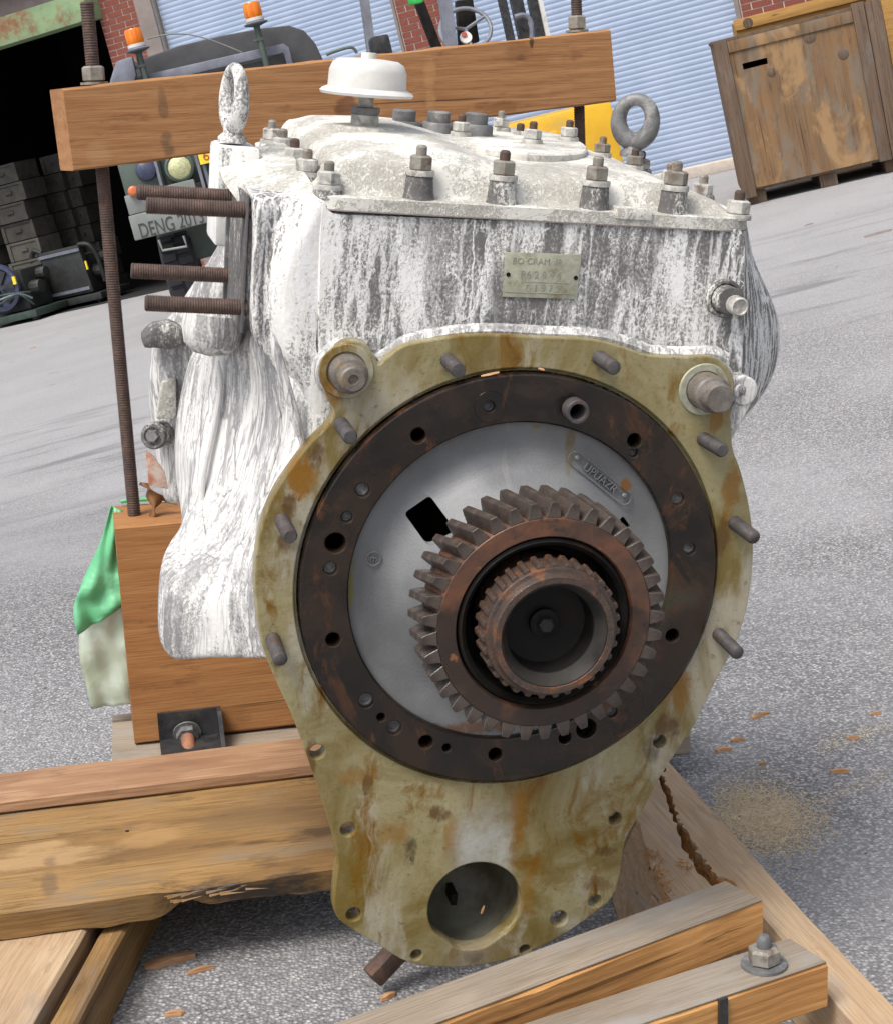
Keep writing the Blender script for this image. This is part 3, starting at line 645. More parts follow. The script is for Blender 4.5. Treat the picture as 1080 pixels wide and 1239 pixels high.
# ------------------------------------------------------------------ truck
TRD = 14.0
tp = at_depth(215, 330, TRD)
TF = Frame([tp[0], tp[1], 0], [math.cos(R(3)), math.sin(R(3)), 0], [-math.sin(R(3)), math.cos(R(3)), 0], [0, 0, 1])
tr = thing('military_truck', 'olive grey military truck with two amber beacons and a stencilled bumper', 'truck', TF)
def T(px, py, y=0.0): return TF.at(px, py, 1, y)
def quadslab(corners, y0, y1, thick_dir=None):      # image corners, front plane y0, back plane y1
    fr = [T(*c, y0) for c in corners]
    return fr + [np.array([p[0], y1, p[2]]) for p in fr]
def tslab(corners, y0, y1):
    p = quadslab(corners, y0, y1); n = len(corners)
    return MB().add(p, [tuple(range(n)), tuple(range(2 * n - 1, n - 1, -1))] + [(i, n + i, n + (i + 1) % n, (i + 1) % n) for i in range(n)])
bl = T(160, 292)
zb0 = bl[2]; bx0 = T(157, 268)[0]; bz1 = T(153, 240)[2]
bw = 2.25
bump_o = MB().box((bx0, -0.02, zb0), (bx0 + bw, 0.16, zb0 + 0.20)).build('bumper', M_BUMPER, tr, bevel=0.012)
MB().box((bx0 + .01, 0.0, zb0 + .204), (bx0 + .58, 0.5, zb0 + 0.36)).build('bumper_top', M_BUMPER, tr, bevel=0.01)
lm = Matrix(((1, 0, 0, 0), (0, 0, -1, 0), (0, 1, 0, 0), (0, 0, 0, 1)))
lc = T(199, 273)
text_mesh('lettering', 'DENG 2013', 0.165, M_LETTER, bump_o, Matrix.Translation((lc[0] + 0.06, -0.024, lc[2])) @ lm, 0.001, xscale=0.64)
lp = T(161, 231, -0.03)
MB().lathe([(0.0, 0.03), (.025, 0.028), (.04, .015), (.042, 0), (.042, -.05)], lp, (0, -1, 0), 16).build('marker_lamp', M_ORANGE, tr)
fend = MB().box((T(143, 210)[0], 0.12, T(150, 240)[2]), (T(193, 200)[0], 1.6, T(143, 190)[2]))
fend.build('fender', M_TRUCK, tr, bevel=0.03)
MB().lathe([(0, .05), (.05, .045), (.075, .03), (.085, 0), (.085, -.1)], T(177, 206, 0.1), (0, -1, 0), 20).build('blackout_lamp', M_BLUED, tr)
hl = T(217, 202, 0.06)
hd = MB().lathe([(.118, -.1), (.118, 0.0), (.10, .012), (.096, 0.0)], hl, (0, -1, 0), 28, close=False).build('headlight', M_TRUCK, tr)
MB().lathe([(0, .03), (.05, .024), (.094, 0), (.09, -.02)], hl, (0, -1, 0), 24).build('lens', M_LENSY, hd)
gx0, gx1 = T(196, 210, .2)[0], T(196, 210, .2)[0] + 1.5
MB().box((gx0, 0.2, zb0 + .25), (gx1, 0.5, zb0 + 1.0)).build('hood', M_TRUCK, tr, bevel=0.03)
gr = MB()
for k in range(10): gr.box((gx0 + .34 + k * .07, 0.16, zb0 + .38), (gx0 + .36 + k * .07, 0.198, zb0 + .9))
gr.build('grille', M_FRAMEG, tr)
for xx in (T(193, 215, .1)[0], T(240, 200, .1)[0], T(247, 200, .1)[0]): MB().box((xx - .012, 0.08, zb0 + .2), (xx + .012, 0.14, zb0 + 0.85)).build('brush_guard_bar', M_FRAMEG, tr)
sg = T(250, 191, 0.05)
s1 = MB().box((sg[0] - .06, 0.04, sg[2] - .04), (sg[0] + .06, 0.06, sg[2] + .075)).build('class_sign', M_YEL2, tr)
text_mesh('lettering', '6', 0.11, M_RED, s1, Matrix.Translation((sg[0], 0.038, sg[2] + .015)) @ lm, 0.001)
MB().box((gx0, 0.16, zb0 + .204), (gx0 + .34, 0.198, T(220, 225, .16)[2])).build('lamp_shelf', M_FASCIA, tr)
wc = T(200, 330, 0.55)
def wheel(x):
    w = MB().lathe([(.25, 0), (.40, .0), (.43, .03), (.43, .25), (.40, .28), (.25, .28)], (x, 0.75, 0.43), (1, 0, 0), 32).build('wheel', M_TYRE, tr, smooth=40)
    q = MB()
    for k in range(28):
        a = 2 * math.pi * k / 28
        for s in (0, 1):
            m = Matrix.Translation((x + .02 + s * .13, 0.75, 0.43)) @ Matrix.Rotation(a + s * .11, 4, 'X')
            q.box((0, -.03, .42), (.11, .03, .455), m)
    q.build('tread_block', M_TYRE, w); MB().lathe([(.24, .1), (.24, .2), (.1, .22), (.08, .26), (.0, .26)], (x, 0.75, .43), (1, 0, 0), 20).build('rim', M_TRUCK, w)
wheel(bx0 + 0.13); wheel(bx0 + bw - 0.42)
MB().tube([T(192, 290, -.05), T(197, 303, -.05), T(226, 298, -.05), T(222, 285, -.05)], 0.011).build('tow_loop', M_BUMPER, tr)
# cab: windscreen frame, canvas top, beacons
ca = [(132, 100), (140, 80), (165, 73), (215, 55), (270, 42), (320, 33), (350, 30), (368, 36), (382, 52), (394, 78), (402, 130), (140, 180)]
tslab(ca, 1.55, 3.6).build('canvas_top', M_CANVAS, tr, bevel=0.04)
tslab([(150, 96), (343, 52), (350, 57), (356, 82), (349, 84), (343, 64), (162, 106), (163, 170), (154, 172)], 1.40, 1.47).build('windscreen_frame', M_FRAMEG, tr, bevel=0.012)
tslab([(163, 108), (343, 67), (348, 130), (168, 160)], 1.475, 1.49).build('windscreen', M_GLASS, tr)
tslab([(132, 100), (140, 74), (160, 67), (165, 90), (160, 110), (140, 112)], 1.2, 1.36).build('rolled_canvas', M_FRAMEG, tr, bevel=0.03)
MB().box((bx0 + .15, .5, .55), (bx0 + bw - .15, 3.6, zb0 + 0.62)).build('body', M_TRUCK, tr, bevel=0.03)
for (bx, by, gy) in ((167, 57, 98), (310, 25, 60)):
    b0 = T(bx, by + 4, 1.3); pb = T(bx + 6, gy, 1.3)
    up = np.array([0, 0, 1.0])
    bc = MB().lathe([(.03, -.02), (.10, 0), (.105, .012), (.08, .02), (.075, .055), (.0, .055)], b0, (0, 0, 1), 24).build('beacon', M_FRAMEG, tr)
    MB().lathe([(.072, .057), (.074, .062), (.078, .09), (.076, .165), (.066, .185), (0, .19)], b0, (0, 0, 1), 24).build('amber_lens', M_AMBER, bc)
    MB().lathe([(.076, .028), (.079, .03), (.079, .054), (.076, .056)], b0, (0, 0, 1), 24, close=False).build('white_band', M_WHITE, bc)
    MB().cyl((b0[0], b0[1], pb[2] - .3), (b0[0], b0[1], b0[2] - .015), .028).box((b0[0] - .06, b0[1] - .03, b0[2] - .14), (b0[0] + .03, b0[1] + .03, b0[2] - .12)).build('post', M_TRUCK, bc)
MB().tube(catmull([T(178, 47, 1.45), T(200, 42, 1.45), T(225, 41, 1.45), T(255, 48, 1.45), T(293, 63, 1.45)], 6, False), 0.006, 6).build('antenna', M_BUMPER, tr)

# ------------------------------------------------------------------ forklift behind the beam
fp = at_depth(640, 260, 12.8)
FF = Frame([fp[0], fp[1], 0], [math.cos(R(6)), math.sin(R(6)), 0], [-math.sin(R(6)), math.cos(R(6)), 0], [0, 0, 1])
fk = thing('forklift', 'yellow forklift with dark overhead guard posts behind the timber beam', 'forklift', FF)
def K(px, py, y=0.0): return FF.at(px, py, 1, y)
kx0, kx1 = K(520, 150)[0], K(746, 150)[0]; kz = K(745, 118)[2]
MB().box((kx0, 0, .16), (kx1, 1.6, kz)).build('body', M_YELLOW, fk, bevel=0.05)
MB().box((kx0 + .1, -.06, .3), (kx1 - .45, 0.0, kz - .12)).build('counterweight', M_YELLOW, fk, bevel=0.03)
for xx in (kx0 - .02, kx1 - .18):
    for yy in (0.3, 1.4):
        w = MB().lathe([(.1, 0), (.22, 0), (.25, .03), (.25, .17), (.22, .2), (.1, .2)], (xx, yy, .25), (1, 0, 0), 24).build('wheel', M_TYRE, fk)
        MB().lathe([(0, -.005), (.1, -.005), (.1, .205), (0, .205)], (xx, yy, .25), (1, 0, 0), 16).build('rim', M_YELLOW, w)
def kpost(a, b, y, r, mat, name='guard_post'):
    p, q = K(*a, y), K(*b, y); d = (q - p); q2 = p + d * 1.35 ; p2 = p - d * 0.6
    m = MB().tube([p2, q2], r, 4); return m.build(name, mat, fk, smooth=0)
kpost((450, 65), (441, 0), 1.5, .05, M_FRAMEG); kpost((545, 55), (538, 0), .1, .06, M_FRAMEG)
kpost((527, 55), (506, 0), .8, .05, M_BLACK, 'hose_bundle'); kpost((617, 45), (607, 0), .1, .04, M_BRACKET)
kpost((634, 45), (624, 0), .3, .06, M_BRACKET, 'mast_channel'); kpost((654, 45), (645, 0), .3, .06, M_BRACKET, 'mast_channel'); kpost((662, 42), (653, 0), .25, .022, M_WHITE, 'mast_strip')
tslab2 = [K(*c, .35) for c in ((552, 0), (572, -2), (580, 50), (556, 56))]
MB().hexa([tuple(p) for p in tslab2] + [(p[0], .45, p[2]) for p in tslab2]).build('console', M_BLACK, fk, bevel=.01)
sw = K(563, 35, 0.2)
st_ = MB(); ring = [Vector(sw) + Vector((.185 * math.cos(a), .10 * math.sin(a) , .155 * math.sin(a))) for a in np.linspace(0, 2 * math.pi, 29)[:-1]]
st_.tube(ring, 0.016, 8, True)
for a in (0.4, 2.7, 4.7): st_.tube([Vector(sw), Vector(sw) + Vector((.185 * math.cos(a), .1 * math.sin(a), .155 * math.sin(a)))], 0.013, 6)
st_.build('steering_wheel', M_FRAMEG, fk)
MB().lathe([(.045, 0), (.045, .02), (.0, .022)], Vector(K(563, 46, .15)), (0, -1, .4), 16).build('gauge', M_WHITE, fk)
MB().lathe([(.02, .022), (.02, .026), (.0, .027)], Vector(K(561, 43, .15)), (0, -1, .4), 12).build('gauge_mark', M_RED, fk)
MB().tube(catmull([K(622, 20, .1), K(634, 18, .1), K(642, 27, .1), K(643, 48, .1)], 6, False), .018).build('lever', M_FRAMEG, fk)
sb = [K(*c, .9) for c in ((450, 44), (470, 40), (476, 64), (454, 68))]
MB().hexa([tuple(p) for p in sb] + [(p[0], 1.2, p[2]) for p in sb]).build('seat_back', M_BRACKET, fk, bevel=.02)
gl = K(503, 1, .3); MB().box((gl[0] - .05, .25, gl[2] - .02), (gl[0] + .05, .35, gl[2] + .03)).build('hose_clamp', M_GREENL, fk, bevel=.008)
MB().tube(catmull([K(395, 66, .9), K(405, 62, .9), K(425, 57, .9), K(432, 64, .9)], 5, False), .012).build('grab_rail', M_TRUCK, fk)
MB().box((K(395, 60, 1)[0], .9, .16), (kx0, 1.5, kz * .8)).build('step_frame', M_BRACKET, fk, bevel=.02)

# ------------------------------------------------------------------ plywood crates on the right
cyaw = math.atan2((floor_frame(1080, 200).o - floor_frame(905, 248).o)[1], (floor_frame(1080, 200).o - floor_frame(905, 248).o)[0])
CF = floor_frame(906, 249, R(-10.5))
cr = thing('plywood_crate', 'large weathered plywood crate on skids with a slot cut in its face', 'crate', CF)
def C(px, py, y=0.0): return CF.at(px, py, 1, y)
cz0 = C(925, 228)[2] + .02; cz1 = C(860, 52)[2] ; cxr = C(1084, 120)[0]; tilt = 0.0
cxl = C(880, 150)[0] + .01
cw = cxr - cxl
face = []
slot = [C(899, 84), C(928, 73), C(928, 80), C(900, 90)]
sx0, sx1, sz0, sz1 = slot[0][0], slot[1][0], slot[0][2], slot[0][2] + 0.045
# front sheet around the slot opening
fb = MB()
fb.box((cxl + .1, 0, cz0), (sx0, .02, cz1 - .02)).box((sx1, 0, cz0), (cxr - .1, .02, cz1 - .02)).box((sx0, 0, cz0), (sx1, .02, sz0)).box((sx0, 0, sz1), (sx1, .02, cz1 - .02))
fb.build('front_panel', M_PLY, cr)
MB().box((cxl, -.03, cz0 - .06), (cxl + .098, .03, cz1)).build('corner_batten', M_PLYD, cr, bevel=.004)
MB().box((cxr - .20, -.035, cz0 - .02), (cxr - .11, .03, cz1 + .03)).build('corner_batten', M_PLYD, cr, bevel=.004)
MB().box((cxr - .105, -.03, cz0 - .02), (cxr + .01, .06, cz1 + .02)).build('corner_batten', M_PLYD, cr, bevel=.004)
MB().box((cxl + .1, -.014, cz1 - .1), (cxr - .202, -.002, cz1 - .015)).build('top_batten', M_PLY, cr, bevel=.003)
MB().box((cxl, .03, cz0), (cxl + .02, 1.1, cz1)).build('side_panel', M_PLY, cr)
MB().box((cxr - .02, .062, cz0), (cxr, 1.1, cz1)).build('side_panel', M_PLY, cr)
MB().box((cxl - .01, -.005, cz1 - .013), (cxr - .13, 1.12, cz1 + .008)).build('lid', M_PLYD, cr)
MB().box((cxl, .03, cz0 - .02), (cxr, 1.1, cz0 - .002)).build('floor_panel', M_PLY, cr)
MB().box((cxl + .022, 1.08, cz0), (cxr - .022, 1.1, cz1 - .015)).build('back_panel', M_PLY, cr)
for px, py, r in ((979, 44, .05), (1020, 65, .042), (1045, 29, .038), (933, 87, .035)):
    c = C(px, py, -.001); MB().lathe([(0, .004), (r * .8, .004), (r, 0.0), (r, -.003)], c, (0, -1, 0), 18).build('knot_plug', M_PLYD, cr)
for xx in (cxl + .04, cxl + .58, cxr - .16):
    MB().box((xx, .05, 0.0), (xx + .13, 1.05, cz0 - .022)).build('skid', M_PLYD, cr, bevel=.006)
# ochre crate behind
o0 = CF.at(888, 24, 1, 1.7)
OF = Frame(CF.w([o0[0], 1.7, 0]), CF.a[0], CF.a[1], CF.a[2]); OF.o[2] = 0
oc = thing('ochre_crate', 'taller ochre plywood crate standing behind the weathered one', 'crate', OF)
oz = o0[2]
MB().box((0, 0, .12), (1.7, .02, oz - .09)).build('front_panel', M_OCHRE, oc)
MB().box((-.01, -.03, oz - .088), (1.72, .03, oz)).build('top_rail', M_OCHRE, oc, bevel=.004)
MB().box((0, .022, .12), (.02, .9, oz - .02)).build('side_panel', M_OCHRE, oc); MB().box((1.68, .022, .12), (1.7, .9, oz - .02)).build('side_panel', M_OCHRE, oc)
MB().box((.022, .88, .12), (1.678, .9, oz - .02)).build('back_panel', M_OCHRE, oc)
kn_ = OF.at(905, 32, 1, 0); MB().lathe([(0, .003), (.04, .003), (.045, -.002)], (kn_[0], -.03, oz - .05), (0, -1, 0), 16).build('knot', M_PLYD, oc)
for xx in (.05, .75, 1.5): MB().box((xx, .03, 0), (xx + .12, .85, .118)).build('skid', M_PLYD, oc)
o1 = CF.at(1078, 15, 1, .5)
OC2 = Frame(CF.w([o1[0] - .06, .5, 0]), CF.a[0], CF.a[1], CF.a[2]); OC2.o[2] = 0
o2 = thing('orange_crate', 'bright orange brown crate at the right frame edge', 'crate', OC2)
MB().box((0, 0, .1), (1.0, .02, o1[2] + .4)).build('front_panel', M_OCHRE, o2); MB().box((0, .022, .1), (.02, 1, o1[2] + .4)).build('side_panel', M_OCHRE, o2); MB().box((.022, .98, .1), (1., 1, o1[2] + .4)).build('back_panel', M_OCHRE, o2)
for xx in (.05, .8): MB().box((xx, .03, 0), (xx + .12, .95, .098)).build('skid', M_PLYD, o2)

# ------------------------------------------------------------------ broken timber skid
skid = thing('timber_skid', 'broken timber skid of brown boards and split rails under the gearbox', 'skid', SK)
def timber_mesh(L, W, Tk, warp=0.0007, n=None, rag=0.0):
    n = n or max(4, int(L / 0.06)); rows = []
    ch = min(0.004, Tk * .2)
    for i in range(n + 1):
        x = L * i / n; j = lambda s=1.0: float(rng.normal(0, warp * s))
        rows.append([(x, ch, j()), (x, W - ch, j()), (x, W + j(), -ch), (x, W + j(), -Tk + ch), (x, W - ch, -Tk + j()), (x, ch, -Tk + j()), (x, j() - abs(rng.normal(0, rag)), -Tk + ch), (x, j(), -ch)])
    m = MB().grid(rows, True)
    m.f += [tuple(range(7, -1, -1)), tuple(len(m.v) - 8 + k for k in range(8))]
    return m
def timber(name, mat, A, B, W, Tk, parent=None, label=None, up=(0, 0, 1), **kw):
    parent = skid if parent is None else parent
    A, B = np.array(A, float), np.array(B, float); x = nz(B - A); y = nz(np.cross(up, x)); z = np.cross(x, y)
    o = timber_mesh(np.linalg.norm(B - A), W, Tk, **kw).build(name, mat, parent, smooth=30)
    m = Matrix.Identity(4)
    for i in range(3): m[i][0], m[i][1], m[i][2], m[i][3] = x[i], y[i], z[i], A[i]
    o.matrix_local = m
    if label: o['label'] = label
    return o
H2 = 0.145
timber('cross_timber', M_WEATH, (-.505, .62, H2), (.495, .60, H2 - .012), .24, .09, label='grey cross timber carrying the upright block')
# support block on edge, gearbox rests on it
bf = .69
bTL = SK.at(137, 638, 1, bf); bBL = SK.at(158, 892, 1, bf)
bz = bTL[2]
block = timber('support_block', M_BLOCK, (bTL[0] + .002, bf, bz), (.30, bf + .01, bz), .16, bz - H2 - .0015, label='tall orange brown fir block standing on edge')
# angle bracket and bolt
b0 = G(190, 905, H2); b1 = SK.at(190, 863, 1, bf - .004); b2 = SK.at(262, 862, 1, bf - .004)
ab = MB().box((b1[0], bf - .01, H2 + .001), (b2[0], bf - .0025, b1[2])).box((b1[0], bf - .10, H2 + .001), (b2[0], bf - .0105, H2 + .009))
ab.hexa([(b2[0], bf - .10, H2 + .001), (b2[0] + .007, bf - .10, H2 + .001), (b2[0] + .007, bf - .003, H2 + .001), (b2[0], bf - .003, H2 + .001), (b2[0], bf - .03, b1[2]), (b2[0] + .007, bf - .03, b1[2]), (b2[0] + .007, bf - .003, b1[2]), (b2[0], bf - .003, b1[2])])
abo = ab.build('angle_bracket', M_BRACKET, skid)
bb = SK.at(228, 898, 1, bf - .045)
MB().lathe([(.0, .055), (.011, .055), (.012, .05), (.012, 0)], (bb[0], bf - .012, bb[2] + .004), (0, -1, -.35), 14).build('bolt', M_COPPER, abo)
MB().lathe([(.019, 0), (.019, .012)], (bb[0], bf - .014, bb[2] + .004), (0, -1, -.35), 6).lathe([(.024, -.003), (.024, 0)], (bb[0], bf - .014, bb[2] + .004), (0, -1, -.35), 18).build('nut', M_STEEL, abo)
# broken thick board across the left
def broken_board():
    x0, x1 = -.98, -.12; yb = .50; n = 140; rows = []; ragn = np.convolve(np.cumsum(rng.normal(0, .0016, n + 9)), np.ones(5) / 5, 'same'); ragn = ragn - np.convolve(np.pad(ragn, 20, 'edge'), np.ones(41) / 41, 'valid'); ragn = ragn[:n + 1] * .55
    for i in range(n + 1):
        t = i / n; x = x0 + (x1 - x0) * t
        yf = .105 + .02 * t + .002 * math.sin(t * 9)
        rag = ragn[i]
        chip = smoothstep(.60, .66, t) * (1 - smoothstep(.90, .97, t))
        yf2 = yf + rag * .25 + chip * (.012 + ragn[n - i] * 1.2)
        zt = H2 - chip * (.010 + ragn[n // 2 - i % (n // 2)] * .8) 
        bite = .018 * math.exp(-((t - .66) / .025) ** 2)
        zb = H2 - .046 + bite + ragn[n - i] * 1.6
        rows.append([(x, yf2 + .0, zt - .004), (x, yf + .035 + chip * .02, H2), (x, yf + .12, H2), (x, yb - .004, H2), (x, yb, H2 - .004), (x, yb, H2 - .046), (x, yf + .03, zb), (x, yf2 + .008, zb)])
    m = MB().grid(rows, True); m.f += [tuple(range(7, -1, -1)), tuple(len(m.v) - 8 + k for k in range(8))]
    o = m.build('board', M_BOARD, skid, smooth=40); o['label'] = 'wide oil stained board with a splintered front edge'; return o
bd = broken_board()
nh = G(154, 1006, H2); MB().lathe([(.0, .0008), (.003, .0008), (.0035, -.001)], nh, (0, 0, 1), 10).build('nail_hole', M_BLACK, bd)
spl = MB()
for k in range(22):
    px = random.uniform(195, 300); py = 1092 - (px - 190) * .16 + random.uniform(-6, 5)
    c = G(px, py, H2 - .003); a = random.uniform(-.4, .4); L = random.uniform(.012, .04)
    d = Vector((math.cos(a), math.sin(a) * .6, random.uniform(-.05, .25))); w = random.uniform(.001, .0025)
    p = Vector(c); spl.add([p - Vector((0, w, 0)), p + Vector((0, w, 0)), p + Vector((0, 0, w * 1.5)), p + d * L], [(0, 1, 2), (0, 1, 3), (1, 2, 3), (2, 0, 3)])
tag(spl.build('splinter', M_BOARD, bd, smooth=0), kind='stuff')
timber('batten', M_BATTEN, (-.98, .452, H2 + .024), (-.09, .455, H2 + .024), .122, .0225, label='narrow reddish batten nailed along the wide board')
# rails askew at the lower left, under the board
r0 = G(98, 1134, .097); r1 = G(38, 1239, .097); dr = nz(r1 - r0)
ra = r0 - dr * .42; rb_ = r1 + dr * .35
timber('rail', M_PALE, tuple(rb_), tuple(ra), .22, .045, label='pale worn plank lying askew under the left end', warp=.001)
timber('rail', M_WEATH, tuple(rb_ + np.array([.0, 0, -.047])), tuple(ra + np.array([.0, 0, -.047])), .20, .049)
q0 = G(128, 1136, .085); q1 = G(95, 1200, .085); dq = dr
timber('rail', M_BOARD, tuple(q0 + dq * .55 + np.array([.022, 0, 0])), tuple(q0 - dq * .45 + np.array([.022, 0, 0])), .035, .084, label='narrow dark rail on edge beside the askew plank')
# split rail on the right
Hr = 0.10
def plan(pts, h): return [tuple(G(x, y, h)[:2]) for x, y in pts]
def rag_poly(pts, amp, step=.012):
    out = []
    for a, b in zip(pts, pts[1:]):
        a, b = np.array(a), np.array(b); n = max(1, int(np.linalg.norm(b - a) / step))
        for k in range(n): out.append(tuple(a + (b - a) * k / n + rng.normal(0, amp, 2)))
    out.append(pts[-1]); return out
lh_r = plan([(800, 925), (796, 938), (811, 982), (828, 1030), (846, 1056), (862, 1074)], Hr)
lh_l = plan([(818, 1098), (803, 1076), (789, 1053), (771, 989), (757, 930)], Hr)
dn = np.array(SK.a[1]); back = (0.02, .55)
lh = [(lh_r[0][0], lh_r[0][1] + .5)] + rag_poly(lh_r, .0015) + rag_poly(lh_l, .0012) + [(lh_l[-1][0], lh_r[0][1] + .5)]
def half(poly, h, name, label, lean=0.0, thr=-9):
    top = MB().prism(poly, 0.002, h, lambda x, y, z: (x + (lean * (h - z) if x < thr or y > .25 and lean and x < lh_r[0][0] - .02 else 0), y, z))
    o = top.build(name, M_PALE, skid, smooth=30); o['label'] = label
    # wood grain runs along local x: turn the mesh so that x follows the rail
    rot = Matrix.Rotation(R(-88), 4, 'Z'); o.data.transform(rot.inverted()); o.matrix_local = rot
    return o
half(lh, Hr, 'split_rail', 'left half of the split rail on the right', lean=-.5, thr=float(np.mean([p[0] for p in lh_l])) + .012)
rh_l = plan([(806, 925), (803, 938), (821, 992), (848, 1035), (866, 1060), (888, 1068)], Hr)
e_ = G(916, 1053, Hr); e2 = G(968, 1124, Hr); xr = .404
rh = [(rh_l[0][0] + .01, rh_l[0][1] + .5)] + rag_poly(rh_l, .0022, .008) + [(rh_l[-1][0] + .0, -.46), (xr + .01, -.46), (xr, -.13), (xr, .43), (xr, rh_l[0][1] + .5)]
half(rh[::1], Hr, 'split_rail', 'right half of the split rail on the right')
# raw split faces seen in the crack, and torn fibres
sf = MB().grid([[(p[0] + .002, p[1], Hr - .002) for p in rh_l], [(p[0] - .012, p[1], Hr * .6) for p in rh_l], [(p[0] - .024, p[1], .02) for p in rh_l]])
sf.build('split_face', M_SPLIT, skid, cuts=3, jitter=.0015, smooth=60)
fib = MB()
for k in range(150):
    t = random.random(); i = min(int(t * 5), 4); u = t * 5 - i
    a = np.array(rh_l[i]) * (1 - u) + np.array(rh_l[i + 1]) * u
    p = Vector((a[0] - random.uniform(0.0005, .006), a[1], random.uniform(.02, Hr - .004))); L = random.uniform(.015, .06); w = random.uniform(.0008, .0025)
    d = Vector((random.uniform(-.10, .02), -1, random.uniform(-.1, .15))).normalized() * L
    fib.add([p - Vector((w, 0, w)), p + Vector((w, 0, -w)), p + Vector((0, 0, w * 2)), p + d], [(0, 1, 2), (0, 1, 3), (1, 2, 3), (2, 0, 3)])
for k in range(120):
    px, py = random.choice([(789, 1040), (797, 1062), (806, 1080), (830, 1052)]); c = G(px + random.uniform(-8, 8), py + random.uniform(-10, 10), Hr)
    p = Vector(c) + Vector((0, 0, random.uniform(-.006, .004))); d = Vector(rng.normal(0, 1, 3)); d.z = abs(d.z) * .6; d = d.normalized() * random.uniform(.006, .018); w = random.uniform(.0008, .002)
    fib.add([p - Vector((w, 0, 0)), p + Vector((w, 0, 0)), p + Vector((0, w, w)), p + d], [(0, 1, 2), (0, 1, 3), (1, 2, 3), (2, 0, 3)])
tag(fib.build('torn_fibre', M_SPLIT, skid, smooth=0), kind='stuff')
sp_in = MB().prism([tuple(np.array(p) + np.array([.004, 0])) for p in rh_l] + [tuple(np.array(p) + np.array([-.016, .01])) for p in lh_r[::-1]], .003, .035)
sp_in.build('split_heart', M_SPLIT, skid, smooth=30)
# two front timbers, one with the bolt
Hf = 0.162
def front(bk, fr, ext, thick, label):
    A = G(*fr[0], Hf); B = G(*fr[1], Hf); Cb = G(*bk[1], Hf)
    x = nz(B - A); A = A - x * ext
    y = np.array([-x[1], x[0], 0]); W = float((Cb - B) @ y)
    return timber('front_timber', M_FRESH, A, B, W, thick, label=label, warp=.0012), A, B, W, x, y
f1, *_ = front([(720, 1127.6), (917, 1053)], [(720, 1168), (923, 1091)], .75, Hf - Hr - .001, 'front timber with a weathered top, nearest the gearbox')
f2, A2, B2, W2, X2, Y2 = front([(720, 1226), (987, 1126)], [(788, 1237.5), (1001, 1166)], .60, Hf - Hr - .001, 'front timber with the bolt and nut at its right end')
MB().box((-.3, 0, 0), (.3, 1, 1))
# grey weathered skins: the exposed tops, 3 mm thick
for ft, W in ((f1, _[2]), (f2, W2)):
    L = ft.dimensions.x
    MB().box((0.001, .001, .0002), (L - .001, W - .001, .0024)).build('weathered_top', M_WEATH, ft, bevel=.001)
# timber ends below: short packing blocks that carry the front timbers
timber('packing_block', M_WEATH, tuple(G(700, 1225, Hr) + np.array([-.30, -.12, 0])), tuple(G(700, 1225, Hr) + np.array([-.12, -.22, 0])), .09, Hr - .002)
bp = G(924, 1168, Hf + .003)
bolt = MB().lathe([(.028, 0), (.028, .0035)], bp, (0, 0, 1), 24).build('washer', M_STEEL, skid)
MB().lathe([(.016, .0036), (.0195, .006), (.0195, .021), (.016, .024)], bp, (0, 0, 1), 6, phase=.4).build('nut', M_NUT, skid)
MB().lathe([(.0088, .02), (.0088, .034), (.006, .039), (0, .040)], bp, (0, 0, 1), 16).build('bolt_end', M_STEEL, skid)
st = G(890, 1222, Hf); sx = nz(B2 - A2); pt = A2 + sx * ((np.array(st) - A2) @ sx)
nrm = -Y2
MB().hexa([tuple(pt + sx * a + nrm * b + np.array([0, 0, c])) for c in (-.058, .002) for a, b in ((-.006, .0005), (.006, .0005), (.006, .005), (-.006, .005))]).build('steel_strap', M_BRACKET, skid)

# ------------------------------------------------------------------ hold-down beam and rods
lr = SK.at(162, 618, 1, .765); lt_ = SK.at(105, 2, 1, .765)
byaw = R(14); rn = np.array([-math.sin(byaw), math.cos(byaw), 0]); ax = np.array([math.cos(byaw), math.sin(byaw), 0])
bo = np.array([lr[0], .765, 0]) - rn * .045
BFo = SK.w(bo)
BF = Frame(BFo, SK.a.T @ ax, SK.a.T @ rn, SK.a[2])
beam = [BF.at(*c, 1, 0) for c in ((89, 207), (745, 122), (738, 35), (76, 107))]
bt = .09
bsp = []
for px, py, rx, rz, cc, f_ in ((197, 125, .008, .035, (.15, .085, .045), .7), (203, 175, .012, .026, (.14, .08, .045), .75), (628, 70, .010, .008, (.09, .04, .018), .8), (622, 66, .035, .018, (.22, .10, .04), .6), (643, 50, .005, .011, (.05, .025, .012), .85), (418, 130, .020, .020, (.13, .055, .03), .8), (520, 100, .012, .05, (.46, .25, .11), .5), (120, 185, .02, .02, (.42, .24, .12), .4), (600, 130, .06, .01, (.18, .07, .025), .6), (330, 75, .05, .006, (.2, .1, .05), .5)):  # stains and knots; the dark spot behind the breather also has shade painted in
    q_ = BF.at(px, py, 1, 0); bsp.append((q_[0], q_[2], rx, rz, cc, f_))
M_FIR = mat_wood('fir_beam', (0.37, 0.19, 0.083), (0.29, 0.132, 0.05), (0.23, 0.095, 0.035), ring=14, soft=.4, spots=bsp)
bm_ = MB(); n = 26; rows = []
